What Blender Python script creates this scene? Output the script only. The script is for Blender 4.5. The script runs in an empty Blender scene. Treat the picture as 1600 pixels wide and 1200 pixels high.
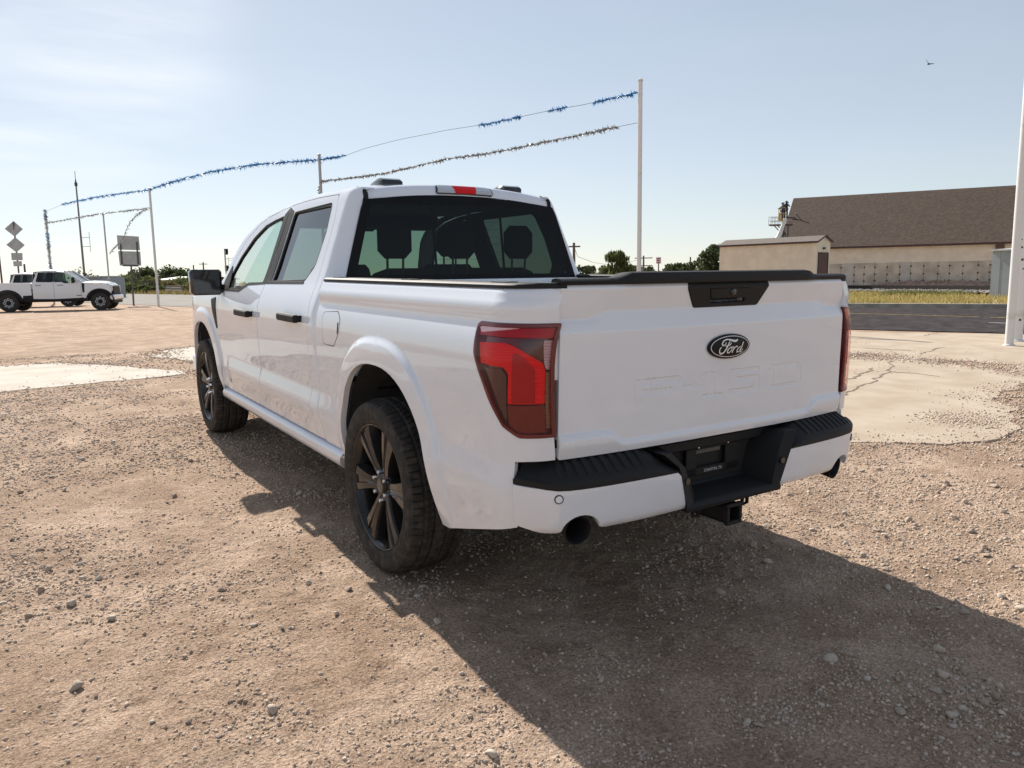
import bpy, math, random
import numpy as np
from mathutils import Vector, Matrix
from mathutils.geometry import delaunay_2d_cdt

SC = bpy.context.scene
COL = SC.collection
RAD = math.radians
# ---------------------------------------------------------------- camera
cam_d = bpy.data.cameras.new('camera'); cam = bpy.data.objects.new('camera', cam_d); COL.objects.link(cam)
cam_d.sensor_width = 36; cam_d.lens = 1183.1/1600*36; cam_d.clip_start = .05; cam_d.clip_end = 20000
_a, _p, _r = -.577511, -.139118, -.01614
_f = Vector((-math.sin(_a)*math.cos(_p), math.cos(_a)*math.cos(_p), math.sin(_p)))
_rt = Vector((math.cos(_a), math.sin(_a), 0)); _up = _rt.cross(_f)
_R = _rt*math.cos(_r) + _up*math.sin(_r); _U = -_rt*math.sin(_r) + _up*math.cos(_r)
CAMP = Vector((-2.32628, -3.24214, 1.36502))
cam.matrix_world = Matrix(((_R.x, _U.x, -_f.x, CAMP.x), (_R.y, _U.y, -_f.y, CAMP.y), (_R.z, _U.z, -_f.z, CAMP.z), (0, 0, 0, 1)))
SC.camera = cam
# ---------------------------------------------------------------- sky, sun, exposure
SUN_AZ, SUN_EL = RAD(3.2), RAD(38.0)          # azimuth from +y towards +x
wd = bpy.data.worlds.new('World'); SC.world = wd; wd.use_nodes = True
nt = wd.node_tree; nt.nodes.clear()
sky = nt.nodes.new('ShaderNodeTexSky'); sky.sky_type = 'NISHITA'; sky.sun_disc = False
sky.sun_elevation = SUN_EL; sky.sun_rotation = SUN_AZ
sky.altitude = 800; sky.air_density = 1.0; sky.dust_density = .30; sky.ozone_density = 2.0
tc = nt.nodes.new('ShaderNodeTexCoord')
mp = nt.nodes.new('ShaderNodeMapping'); mp.inputs['Scale'].default_value = (1.2, 3.0, 9.0); mp.inputs['Rotation'].default_value = (.3, .2, .5); mp.inputs['Location'].default_value = (.5, -3.3, 1.7)
nz = nt.nodes.new('ShaderNodeTexNoise'); nz.inputs['Scale'].default_value = 1.6; nz.inputs['Detail'].default_value = 7; nz.inputs['Roughness'].default_value = .55
rp = nt.nodes.new('ShaderNodeValToRGB'); rp.color_ramp.elements[0].position = .44; rp.color_ramp.elements[1].position = .78
rp.color_ramp.elements[0].color = (0, 0, 0, 1); rp.color_ramp.elements[1].color = (.8, .8, .8, 1)
hs = nt.nodes.new('ShaderNodeHueSaturation'); hs.inputs['Saturation'].default_value = .80; hs.inputs['Value'].default_value = 1.95
mx = nt.nodes.new('ShaderNodeMixRGB'); mx.inputs['Color2'].default_value = (6.0, 6.2, 6.4, 1)
gm = nt.nodes.new('ShaderNodeGamma'); gm.inputs['Gamma'].default_value = .56
bg = nt.nodes.new('ShaderNodeBackground'); bg.inputs['Strength'].default_value = .132
wo = nt.nodes.new('ShaderNodeOutputWorld')
L = nt.links.new
L(tc.outputs['Generated'], mp.inputs['Vector']); L(mp.outputs['Vector'], nz.inputs['Vector']); L(nz.outputs['Fac'], rp.inputs['Fac'])
_d0 = (_f + _R*((30-800)/1183.1) - _U*((20-600)/1183.1)).normalized()      # a bank of thin cirrus drifts in the sky at upper left
dt = nt.nodes.new('ShaderNodeVectorMath'); dt.operation = 'DOT_PRODUCT'; dt.inputs[1].default_value = _d0; L(tc.outputs['Generated'], dt.inputs[0])
mr = nt.nodes.new('ShaderNodeMapRange'); mr.interpolation_type = 'SMOOTHSTEP'; mr.inputs[1].default_value = .968; mr.inputs[2].default_value = .998; mr.inputs[3].default_value = .05; mr.inputs[4].default_value = .85; L(dt.outputs['Value'], mr.inputs[0])
ml = nt.nodes.new('ShaderNodeMath'); ml.operation = 'MULTIPLY'; L(rp.outputs['Color'], ml.inputs[0]); L(mr.outputs[0], ml.inputs[1])
L(ml.outputs[0], mx.inputs['Fac']); L(sky.outputs['Color'], hs.inputs['Color']); L(hs.outputs['Color'], gm.inputs['Color']); L(gm.outputs['Color'], mx.inputs['Color1']); L(mx.outputs['Color'], bg.inputs['Color']); L(bg.outputs['Background'], wo.inputs['Surface'])
sun_d = bpy.data.lights.new('sun', 'SUN'); sun_d.energy = 5.0; sun_d.angle = RAD(.55); sun_d.color = (1, .935, .85)
sun = bpy.data.objects.new('sun', sun_d); COL.objects.link(sun)
_sd = Vector((math.sin(SUN_AZ)*math.cos(SUN_EL), math.cos(SUN_AZ)*math.cos(SUN_EL), math.sin(SUN_EL)))
sun.rotation_euler = _sd.to_track_quat('Z', 'Y').to_euler(); sun.location = (0, 30, 40)
SC.view_settings.view_transform = 'Standard'; SC.view_settings.look = 'None'
SC.view_settings.exposure = 0.48; SC.view_settings.gamma = 1; SC.view_settings.use_curve_mapping = False
SC.cycles.max_bounces = 10; SC.cycles.transparent_max_bounces = 16; SC.cycles.glossy_bounces = 5
SC.cycles.use_denoising = True
# ---------------------------------------------------------------- helpers
rng = np.random.default_rng(7)
random.seed(7)
def gz(y): y = np.asarray(y, float); return .095*np.tanh(.2*y) + .008*np.exp(-((y-3.7)/1.5)**2)
def gzf(y): return .095*math.tanh(.2*y) + .008*math.exp(-((y-3.7)/1.5)**2)
def ray(px, py): return _f + _R*((px-800)/1183.1) - _U*((py-600)/1183.1)
def depthpt(px, py, d): return CAMP + ray(px, py)*d          # measured point at a known distance along the view
def groundpt(px, py):
    d = ray(px, py); z = 0
    for _ in range(50):
        P = CAMP + d*((z - CAMP.z)/d.z); z = gzf(P.y)
    return P
MATS = {}
def mat(name, col=(.5,.5,.5), rough=.5, metal=0, coat=0, spec=.5, var=0, vscale=20, bump=0, bscale=200, bdist=.01, col2=None, lo=.4, hi=.6, coatr=.03, detail=4, alpha=None, emit=None):
    if name in MATS: return MATS[name]
    m = bpy.data.materials.new(name); m.use_nodes = True; MATS[name] = m
    n = m.node_tree.nodes; lk = m.node_tree.links.new; b = n['Principled BSDF']
    b.inputs['Base Color'].default_value = (*col, 1); b.inputs['Roughness'].default_value = rough; b.inputs['Metallic'].default_value = metal
    b.inputs['Coat Weight'].default_value = coat; b.inputs['Coat Roughness'].default_value = coatr; b.inputs['Specular IOR Level'].default_value = spec
    if col2 is not None or var:
        t = n.new('ShaderNodeTexCoord'); z = n.new('ShaderNodeTexNoise'); z.inputs['Scale'].default_value = vscale; z.inputs['Detail'].default_value = detail
        r = n.new('ShaderNodeValToRGB'); r.color_ramp.elements[0].position = lo; r.color_ramp.elements[1].position = hi
        c2 = col2 if col2 is not None else tuple(max(0, c*(1-var)) for c in col)
        r.color_ramp.elements[0].color = (*c2, 1); r.color_ramp.elements[1].color = (*col, 1)
        lk(t.outputs['Object'], z.inputs['Vector']); lk(z.outputs['Fac'], r.inputs['Fac']); lk(r.outputs['Color'], b.inputs['Base Color'])
    if bump:
        t = n.new('ShaderNodeTexCoord'); z = n.new('ShaderNodeTexNoise'); z.inputs['Scale'].default_value = bscale; z.inputs['Detail'].default_value = 3
        bp = n.new('ShaderNodeBump'); bp.inputs['Strength'].default_value = bump; bp.inputs['Distance'].default_value = bdist
        lk(t.outputs['Object'], z.inputs['Vector']); lk(z.outputs['Fac'], bp.inputs['Height']); lk(bp.outputs['Normal'], b.inputs['Normal'])
    if emit: b.inputs['Emission Color'].default_value = (*emit[0], 1); b.inputs['Emission Strength'].default_value = emit[1]
    return m
def glass(name, tint, ior=1.55, rough=0.0):
    if name in MATS: return MATS[name]
    m = bpy.data.materials.new(name); m.use_nodes = True; MATS[name] = m
    n = m.node_tree.nodes; lk = m.node_tree.links.new; n.clear()
    o = n.new('ShaderNodeOutputMaterial'); mxs = n.new('ShaderNodeMixShader'); tr = n.new('ShaderNodeBsdfTransparent'); gl = n.new('ShaderNodeBsdfGlossy'); lw = n.new('ShaderNodeLayerWeight'); pw = n.new('ShaderNodeMath'); ma = n.new('ShaderNodeMath')
    tr.inputs['Color'].default_value = (*tint, 1); gl.inputs['Roughness'].default_value = rough; lw.inputs['Blend'].default_value = .5
    f0 = ((ior-1)/(ior+1))**2*1.8; pw.operation = 'POWER'; pw.inputs[1].default_value = 5; ma.operation = 'MULTIPLY_ADD'; ma.inputs[1].default_value = 1-f0; ma.inputs[2].default_value = f0
    lk(lw.outputs['Facing'], pw.inputs[0]); lk(pw.outputs[0], ma.inputs[0]); lk(ma.outputs[0], mxs.inputs['Fac']); lk(tr.outputs['BSDF'], mxs.inputs[1]); lk(gl.outputs['BSDF'], mxs.inputs[2]); lk(mxs.outputs['Shader'], o.inputs['Surface'])
    return m
def link(name, me, m=None, parent=None):
    o = bpy.data.objects.new(name, me); COL.objects.link(o)
    if m is not None and len(me.materials) == 0: me.materials.append(m)
    if parent is not None: o.parent = parent
    return o
def finish(me, ang=35):
    me.shade_smooth()
    me.set_sharp_from_angle(angle=RAD(ang))
def mesh(name, V, F, m, parent=None, ang=35, flat=False):
    me = bpy.data.meshes.new(name); me.from_pydata([tuple(map(float, v)) for v in V], [], [tuple(map(int, f)) for f in F]); me.update()
    if not flat: finish(me, ang)
    return link(name, me, m, parent)
def mesh_np(name, V, T, m, parent=None, normals=None, smooth=True):
    V = np.asarray(V, np.float32); T = np.asarray(T, np.int32); k = T.shape[1]
    me = bpy.data.meshes.new(name); me.vertices.add(len(V)); me.vertices.foreach_set('co', V.ravel())
    me.loops.add(T.size); me.loops.foreach_set('vertex_index', T.ravel())
    me.polygons.add(len(T)); me.polygons.foreach_set('loop_start', np.arange(0, T.size, k, dtype=np.int32)); me.polygons.foreach_set('loop_total', np.full(len(T), k, np.int32))
    me.update(calc_edges=True); me.validate()
    if smooth: me.polygons.foreach_set('use_smooth', np.ones(len(me.polygons), bool))
    if normals is not None: me.normals_split_custom_set_from_vertices([tuple(n) for n in normals])
    return link(name, me, m, parent)
def empty(name, label=None, cat=None, group=None, loc=(0,0,0), rz=0):
    o = bpy.data.objects.new(name, None); COL.objects.link(o); o.location = loc; o.rotation_euler = (0, 0, rz); o.empty_display_size = .2
    return tag(o, label, cat, group)
def tag(o, label=None, cat=None, group=None, kind=None):
    if label: o['label'] = label
    if cat: o['category'] = cat
    if group: o['group'] = group
    if kind: o['kind'] = kind
    return o
def dup(o, parent=None):
    c = o.copy(); COL.objects.link(c)
    if parent is not None: c.parent = parent
    for ch in list(o.children): dup(ch, c)
    return c
class MB:
    def __init__(s): s.V = []; s.F = []
    def add(s, V, F):
        k = len(s.V); s.V += [tuple(v) for v in V]; s.F += [tuple(i+k for i in f) for f in F]; return s
    def box(s, x0, x1, y0, y1, z0, z1, b=0, M=None):
        if x0 > x1: x0, x1 = x1, x0
        if y0 > y1: y0, y1 = y1, y0
        if z0 > z1: z0, z1 = z1, z0
        if b <= 0:
            V = [(x,y,z) for x in (x0,x1) for y in (y0,y1) for z in (z0,z1)]
            F = [(0,1,3,2),(4,6,7,5),(0,4,5,1),(2,3,7,6),(0,2,6,4),(1,5,7,3)]
        else:
            b = min(b, (x1-x0)*.49, (y1-y0)*.49, (z1-z0)*.49)
            V = []; idx = {}
            X = (x0,x1); Y = (y0,y1); Z = (z0,z1)
            for i in (0,1):
                for j in (0,1):
                    for k in (0,1):
                        sx, sy, sz = (1,-1)[i], (1,-1)[j], (1,-1)[k]
                        for a in range(3):
                            idx[i,j,k,a] = len(V)
                            V.append((X[i]+(0 if a==0 else sx*b), Y[j]+(0 if a==1 else sy*b), Z[k]+(0 if a==2 else sz*b)))
            F = []
            for a in range(3):
                for e in (0,1):
                    q = [(0,0),(1,0),(1,1),(0,1)]
                    def key(p, q2):
                        l = [p,q2]; l.insert(a, e); return tuple(l)
                    f = [idx[(*key(*c), a)] for c in q]
                    F.append(f if (e==1) == (a!=1) else f[::-1])
            for a in range(3):
                for b1 in (0,1):
                    for b2 in (0,1):
                        def k2(t):
                            l = [b1,b2]; l.insert(a, t); return tuple(l)
                        o1, o2 = [q for q in range(3) if q != a]
                        f = [idx[(*k2(0),o1)], idx[(*k2(1),o1)], idx[(*k2(1),o2)], idx[(*k2(0),o2)]]
                        F.append(f)
            for i in (0,1):
                for j in (0,1):
                    for k in (0,1): F.append([idx[i,j,k,0], idx[i,j,k,1], idx[i,j,k,2]])
            # orient outward
            c = Vector(((x0+x1)/2,(y0+y1)/2,(z0+z1)/2)); G = []
            for f in F:
                p = [Vector(V[i]) for i in f]; n = (p[1]-p[0]).cross(p[2]-p[0]); m_ = sum(p, Vector())/len(p)
                G.append(f if n.dot(m_-c) > 0 else f[::-1])
            F = G
        if M is not None: V = [tuple(M @ Vector(v)) for v in V]
        return s.add(V, F)
    def tube(s, pts, r, n=8, caps=True):
        pts = [Vector(p) for p in pts]; R_ = r if hasattr(r, '__len__') else [r]*len(pts)
        V = []; prev = None
        for i, p in enumerate(pts):
            t = (pts[min(i+1, len(pts)-1)] - pts[max(i-1, 0)]).normalized()
            if prev is None: a = t.orthogonal().normalized()
            else: a = (prev - t*prev.dot(t)); a = a.normalized() if a.length > 1e-6 else t.orthogonal().normalized()
            prev = a; b = t.cross(a)
            V += [p + (a*math.cos(2*math.pi*k/n) + b*math.sin(2*math.pi*k/n))*R_[i] for k in range(n)]
        F = [(i*n+k, i*n+(k+1)%n, (i+1)*n+(k+1)%n, (i+1)*n+k) for i in range(len(pts)-1) for k in range(n)]
        if caps: F += [tuple(range(n))[::-1], tuple((len(pts)-1)*n+k for k in range(n))]
        return s.add(V, F)
    def prism(s, poly, vec):
        n = len(poly); V = [Vector(p) for p in poly]; vec = Vector(vec); V += [p + vec for p in V[:n]]
        return s.add(V, [tuple(range(n))[::-1], tuple(range(n, 2*n))] + [(i, (i+1)%n, n+(i+1)%n, n+i) for i in range(n)])
    def lathe(s, prof, axis='x', n=48, c=(0,0,0)):
        V = []; m_ = len(prof)
        for k in range(n):
            a = 2*math.pi*k/n
            for (h, r) in prof:
                if axis == 'x': V.append((c[0]+h, c[1]+r*math.cos(a), c[2]+r*math.sin(a)))
                elif axis == 'y': V.append((c[0]+r*math.cos(a), c[1]+h, c[2]+r*math.sin(a)))
                else: V.append((c[0]+r*math.cos(a), c[1]+r*math.sin(a), c[2]+h))
        F = [(k*m_+i, k*m_+i+1, ((k+1)%n)*m_+i+1, ((k+1)%n)*m_+i) for k in range(n) for i in range(m_-1)]
        return s.add(V, F)
    def build(s, name, m, parent=None, ang=35, flat=False, fix=True):
        o = mesh(name, s.V, s.F, m, parent, ang, flat)
        if fix:
            import bmesh
            bm = bmesh.new(); bm.from_mesh(o.data); bmesh.ops.recalc_face_normals(bm, faces=bm.faces); bm.to_mesh(o.data); bm.free()
            if not flat: finish(o.data, ang)
        return o
def pip(P, poly):
    x, y = P[:,0], P[:,1]; inside = np.zeros(len(P), bool); n = len(poly)
    for i in range(n):
        x0, y0 = poly[i]; x1, y1 = poly[(i+1) % n]
        if y0 == y1: continue
        c = ((y0 > y) != (y1 > y)) & (x < (x1-x0)*(y-y0)/(y1-y0) + x0); inside ^= c
    return inside
def densify(poly, h):
    out = []; n = len(poly)
    for i in range(n):
        a = np.array(poly[i], float); b = np.array(poly[(i+1) % n], float); k = max(1, int(math.ceil(np.linalg.norm(b-a)/h)))
        for j in range(k): out.append(a + (b-a)*j/k)
    return np.array(out)
def rnd(poly, r, n=5):
    out = []; N = len(poly)
    for i in range(N):
        p = poly[i]; ri = p[2] if len(p) > 2 else r
        p = np.array(p[:2], float); a = np.array(poly[i-1][:2], float); b = np.array(poly[(i+1) % N][:2], float)
        u = a-p; v = b-p; lu = np.linalg.norm(u); lv = np.linalg.norm(v); u /= lu; v /= lv
        ang = math.acos(max(-1, min(1, float(u@v))))
        if ri <= 0 or ang > 3.0: out.append(p); continue
        t = min(ri/math.tan(ang/2), .45*lu, .45*lv)
        for k in range(n+1):
            s_ = k/n; out.append((p+u*t)*(1-s_)**2 + p*2*s_*(1-s_) + (p+v*t)*s_*s_)
    return [tuple(q) for q in out]
def panel(name, outline, fn, m, parent, h=.03, holes=(), pts=None, fl=.018, bev=.0016, off=0.0, out=(-1,0,0), mirror=False, hb=None, ring=True):
    hb = hb or h
    loops = [densify([q[:2] for q in outline], hb)] + [densify([q[:2] for q in ho], hb) for ho in holes]
    B = np.concatenate(loops); E = []; k = 0
    for lp in loops: E += [(k+i, k+(i+1) % len(lp)) for i in range(len(lp))]; k += len(lp)
    lo = loops[0].min(0); hi = loops[0].max(0)
    gx, gy = np.meshgrid(np.arange(lo[0]+h*.5, hi[0], h), np.arange(lo[1]+h*.5, hi[1], h)); G = np.c_[gx.ravel(), gy.ravel()]
    if pts is not None and len(pts): G = np.concatenate([G, np.asarray(pts, float)])
    ins = pip(G, loops[0])
    for lp in loops[1:]: ins &= ~pip(G, lp)
    G = G[ins]
    if len(G):
        keep = np.ones(len(G), bool)
        for c0 in range(0, len(G), 4000):
            d = np.sqrt(((G[c0:c0+4000,None,:]-B[None])**2).sum(-1)).min(1); keep[c0:c0+4000] = d > .4*min(h, hb)
        G = G[keep]
    P = np.concatenate([B, G]) if len(G) else B
    r = delaunay_2d_cdt([Vector(p) for p in P], E, [], 0, 1e-7)
    Q = np.array([tuple(v) for v in r[0]]); T = np.array(r[2], int)
    cen = Q[T].mean(1); ok = pip(cen, loops[0])
    for lp in loops[1:]: ok &= ~pip(cen, lp)
    T = T[ok]
    e = 1e-4
    X = fn(Q[:,0], Q[:,1]); du = fn(Q[:,0]+e, Q[:,1]) - fn(Q[:,0]-e, Q[:,1]); dv = fn(Q[:,0], Q[:,1]+e) - fn(Q[:,0], Q[:,1]-e)
    N = np.cross(du, dv); N /= np.maximum(np.linalg.norm(N, axis=1, keepdims=True), 1e-12)
    sgn = 1 if (N @ np.array(out, float)).mean() > 0 else -1
    N = N*sgn; X = X + N*off
    # consistent winding with the normals
    fnm = np.cross(X[T[:,1]]-X[T[:,0]], X[T[:,2]]-X[T[:,0]]); bad = (fnm*N[T].mean(1)).sum(1) < 0
    T[bad] = T[bad][:, ::-1]
    V = [X]; NN = [N]; TT = [T]; base = len(X)
    if fl > 0:
        # border edges of the triangulation
        ed = {}
        for t in T:
            for a, b in ((t[0],t[1]),(t[1],t[2]),(t[2],t[0])):
                if (b, a) in ed: del ed[(b, a)]
                else: ed[(a, b)] = 1
        nxt = {}
        for a, b in ed: nxt[a] = b
        prv = {b: a for a, b in nxt.items()}
        bv = [a for a in nxt if a in prv]; ix = {a: i for i, a in enumerate(bv)}
        Bv = np.array(bv); tang = X[[nxt[a] for a in bv]] - X[[prv[a] for a in bv]]; tang /= np.maximum(np.linalg.norm(tang, axis=1, keepdims=True), 1e-12)
        O = np.cross(tang, N[Bv])
        R1 = X[Bv] + O*bev - N[Bv]*bev; R2 = X[Bv] + O*bev - N[Bv]*fl
        n = len(bv); V += [R1, R2]; NN += [O, O]
        tr = []
        for a in bv:
            b = nxt[a]
            if b not in ix: continue
            i, j = ix[a], ix[b]; A1, B1, A2, B2 = base+i, base+j, base+n+i, base+n+j
            tr += [(b, a, A1), (b, A1, B1), (B1, A1, A2), (B1, A2, B2)]
        if tr: TT.append(np.array(tr))
    V = np.concatenate(V); NN = np.concatenate(NN); TT = np.concatenate(TT)
    obs = []
    if mirror in (False, 'both'): obs.append(mesh_np(name, V, TT, m, parent[0] if isinstance(parent, tuple) else parent, NN))
    if mirror in (True, 'both'):
        Vm = V*np.array([-1,1,1]); Nm = NN*np.array([-1,1,1])
        obs.append(mesh_np(name, Vm, TT[:, ::-1], m, parent[1] if isinstance(parent, tuple) else parent, Nm))
    return obs[0] if len(obs) == 1 else tuple(obs)
def fbm(x, y, seed=0, oct=4, f=1.0, gain=.5):
    r = np.random.default_rng(seed); out = np.zeros_like(x, float); amp = 1
    for o in range(oct):
        tab = r.random((256, 256)); a = r.random()*6.28; X = (x*math.cos(a)-y*math.sin(a))*f + r.random()*99; Y = (x*math.sin(a)+y*math.cos(a))*f + r.random()*99
        xi = np.floor(X).astype(int); yi = np.floor(Y).astype(int); tx = X-xi; ty = Y-yi; tx = tx*tx*(3-2*tx); ty = ty*ty*(3-2*ty)
        g_ = lambda i, j: tab[i % 256, j % 256]
        v = (g_(xi,yi)*(1-tx)+g_(xi+1,yi)*tx)*(1-ty) + (g_(xi,yi+1)*(1-tx)+g_(xi+1,yi+1)*tx)*ty
        out += amp*(v-.5); amp *= gain; f *= 2.03
    return out
# ---------------------------------------------------------------- truck surface functions (truck frame: x right, y forward from rear axle, z up)
def pchip(pts):
    xs = np.array([p[0] for p in pts], float); ys = np.array([p[1] for p in pts], float)
    h = np.diff(xs); d = np.diff(ys) / h
    m = np.zeros(len(xs)); m[0] = d[0]; m[-1] = d[-1]
    for i in range(1, len(xs) - 1):
        if d[i-1] * d[i] > 0:
            w1 = 2*h[i] + h[i-1]; w2 = h[i] + 2*h[i-1]
            m[i] = (w1 + w2) / (w1/d[i-1] + w2/d[i])
    def f(x):
        x = np.clip(np.asarray(x, float), xs[0], xs[-1])
        i = np.clip(np.searchsorted(xs, x) - 1, 0, len(xs) - 2)
        t = (x - xs[i]) / h[i]
        return ((1+2*t)*(1-t)**2*ys[i] + t*(1-t)**2*h[i]*m[i] + t*t*(3-2*t)*ys[i+1] + t*t*(t-1)*h[i]*m[i+1])
    return f
def sstep(a, b, x):
    t = np.clip((np.asarray(x, float) - a) / (b - a), 0, 1); return t*t*(3 - 2*t)
def lin(a, b, x): return np.clip((np.asarray(x, float) - a) / (b - a), 0, 1)

ZB = 1.31
f_base = pchip([(.28,.89),(.36,.918),(.46,.943),(.55,.957),(.66,.965),(.76,.968),(.88,.976),(1.0,.981),(1.08,.9805),(1.15,.974),(1.20,.962),(1.25,.943),(1.28,.929),(1.31,.913)])
f_green = pchip([(0,0),(.073,.07),(.5,.40),(.8,.62),(.9,.70),(.95,.76),(.98,.84),(1,1.0)])
f_zs = pchip([(.6,1.872),(1.0,1.883),(1.5,1.889),(1.8,1.882),(2.1,1.866),(2.4,1.838),(2.6,1.808),(2.8,1.745),(2.99,1.655),(3.13,1.53),(3.28,1.37),(3.5,1.33)])
f_xt = pchip([(.6,.615),(2.1,.615),(2.6,.655),(2.8,.69),(2.99,.735),(3.13,.79),(3.3,.845)])
RA = (-.055, .43, .492, .562); FA = (3.675, .42, .47, .552)        # wheel arches: centre y, z, half-length, half-height
def archr(y, z, A): return ((np.abs(y-A[0])/A[2])**2.35 + (np.abs(z-A[1])/A[3])**2.35)**(1/2.35)
def side_x(y, z):
    y = np.asarray(y, float); z = np.asarray(z, float)
    b = f_base(np.minimum(z, ZB))
    zs = f_zs(y); t = np.clip((z - ZB) / np.maximum(zs - ZB, .02), 0, 1)
    g = .913 - (.913 - f_xt(y)) * f_green(t)
    x = np.where(z > ZB, g, b)
    led = np.where(z > .662, .75*lin(.752, .664, z) + .25*sstep(.758, .662, z), sstep(.50, .662, z))
    fade = (1 - sstep(2.80, 2.98, y)) * (.15 + .85 * (sstep(.50, .80, y) + (1 - sstep(-.66, -.54, y)))) * (1 - .55 * (1 - sstep(-.62, -.55, y)))
    x = x + .024 * led * np.clip(fade, 0, 1)
    for A, amp in ((RA, .027), (FA, .025)):
        d = (archr(y, z, A) - 1) * .55
        k = np.where(z < 1.2, 1, 0) * (1 - sstep(1.05, 1.2, z))
        x = x + amp * (.72*(1 - sstep(.085, .125, d)) + .28*(1 - sstep(.0, .12, d))) * k * sstep(.30, .62, z)
    x = x - .16 * np.clip((y - 4.0) / .62, 0, 2)**2 * np.where(y > 4.0, 1, 0)
    return x
def side_fn(y, z): return np.stack([-side_x(y, z), np.asarray(y, float) + 0*z, np.asarray(z, float) + 0*y], -1)

# bed side: u = y on the flank, then round the rear corner
CU, CR, CT = -1.00, .17, 1.36
def bed_top(z): return .955 - .0 * z
f_bedtop = pchip([(1.20,.0),(1.28,.004),(1.33,.010),(1.352,.022),(1.36,.035)])
def bed_fn(u, z):
    u = np.asarray(u, float); z = np.asarray(z, float)
    X = side_x(np.maximum(u, CU), np.minimum(z, ZB)) + .038*sstep(1.22,1.31,z) - f_bedtop(z) - np.where(z > ZB, (z-ZB)*.2, 0)
    th = np.clip((CU - u) / CR, 0, CT); ex = np.maximum((CU - u) - CR*CT, 0)
    x = -(X - CR + CR*np.cos(th)) + ex*math.sin(CT)
    y = np.maximum(u, CU) - CR*np.sin(th) - ex*math.cos(CT)
    return np.stack([x, y + 0*z, z + 0*u], -1)
# cab corner: u = y on the flank, then round to the back of the cab
KR = .10
def cab_back(z): return .79 + .136*(np.asarray(z, float) - 1.356)
def cab_fn(u, z):
    u = np.asarray(u, float); z = np.asarray(z, float)
    u0 = cab_back(z) + KR
    X = side_x(np.maximum(u, u0), z)
    th = np.clip((u0 - u) / KR, 0, 1.5); ex = np.maximum((u0 - u) - KR*1.5, 0)
    x = -(X - KR + KR*np.cos(th)) + ex*math.sin(1.5)
    y = np.maximum(u, u0) - KR*np.sin(th) - ex*math.cos(1.5)
    return np.stack([x, y, z + 0*u], -1)
# tailgate: y as a function of (x, z)
TGP = np.array([(.74,-1.198),(.80,-1.203),(1.0,-1.2035),(1.198,-1.2055),(1.268,-1.1865),(1.346,-1.2055),(1.356,-1.202),(1.366,-1.190)])
def f_tg(z): return sum(np.interp(z+o, TGP[:,0], TGP[:,1]) for o in (-.004,-.002,0,.002,.004))/5
def tg_fn(x, z):
    x = np.asarray(x, float); z = np.asarray(z, float)
    zz = z + .028 * lin(.60, .68, np.abs(x)) * sstep(1.22, 1.25, z) * (1 - sstep(1.29, 1.34, z))
    y = f_tg(zz)
    zl = .805 + .048 * sstep(.52, .60, np.abs(x))
    y = y - .012 * (1 - sstep(zl - .028, zl, z)) * lin(.74, .80, z)
    y = y + .035 * (np.abs(x)/.8)**3
    for (x0, x1, z0, z1) in LET:
        d = np.minimum(np.minimum(x - x0, x1 - x), np.minimum(z - z0, z1 - z))
        y = y + .0022 * sstep(-.002, .002, d)
    return np.stack([x + 0*z, y, z + 0*x], -1)
LET = [(-.475,-.44,.925,1.015),(-.44,-.25,.992,1.015),(-.44,-.28,.955,.975),(-.24,-.15,.957,.975),(-.10,-.06,.925,1.015),(-.13,-.10,.995,1.015),(-.13,-.02,.915,.925+.003),
       (.02,.20,.995,1.015),(.02,.06,.968,.995),(.06,.20,.962,.982),(.165,.205,.935,.962),(.02,.20,.915,.935),
       (.25,.29,.93,1.0),(.27,.46,1.0,1.015),(.27,.46,.915,.93),(.44,.48,.93,1.0)]
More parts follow.
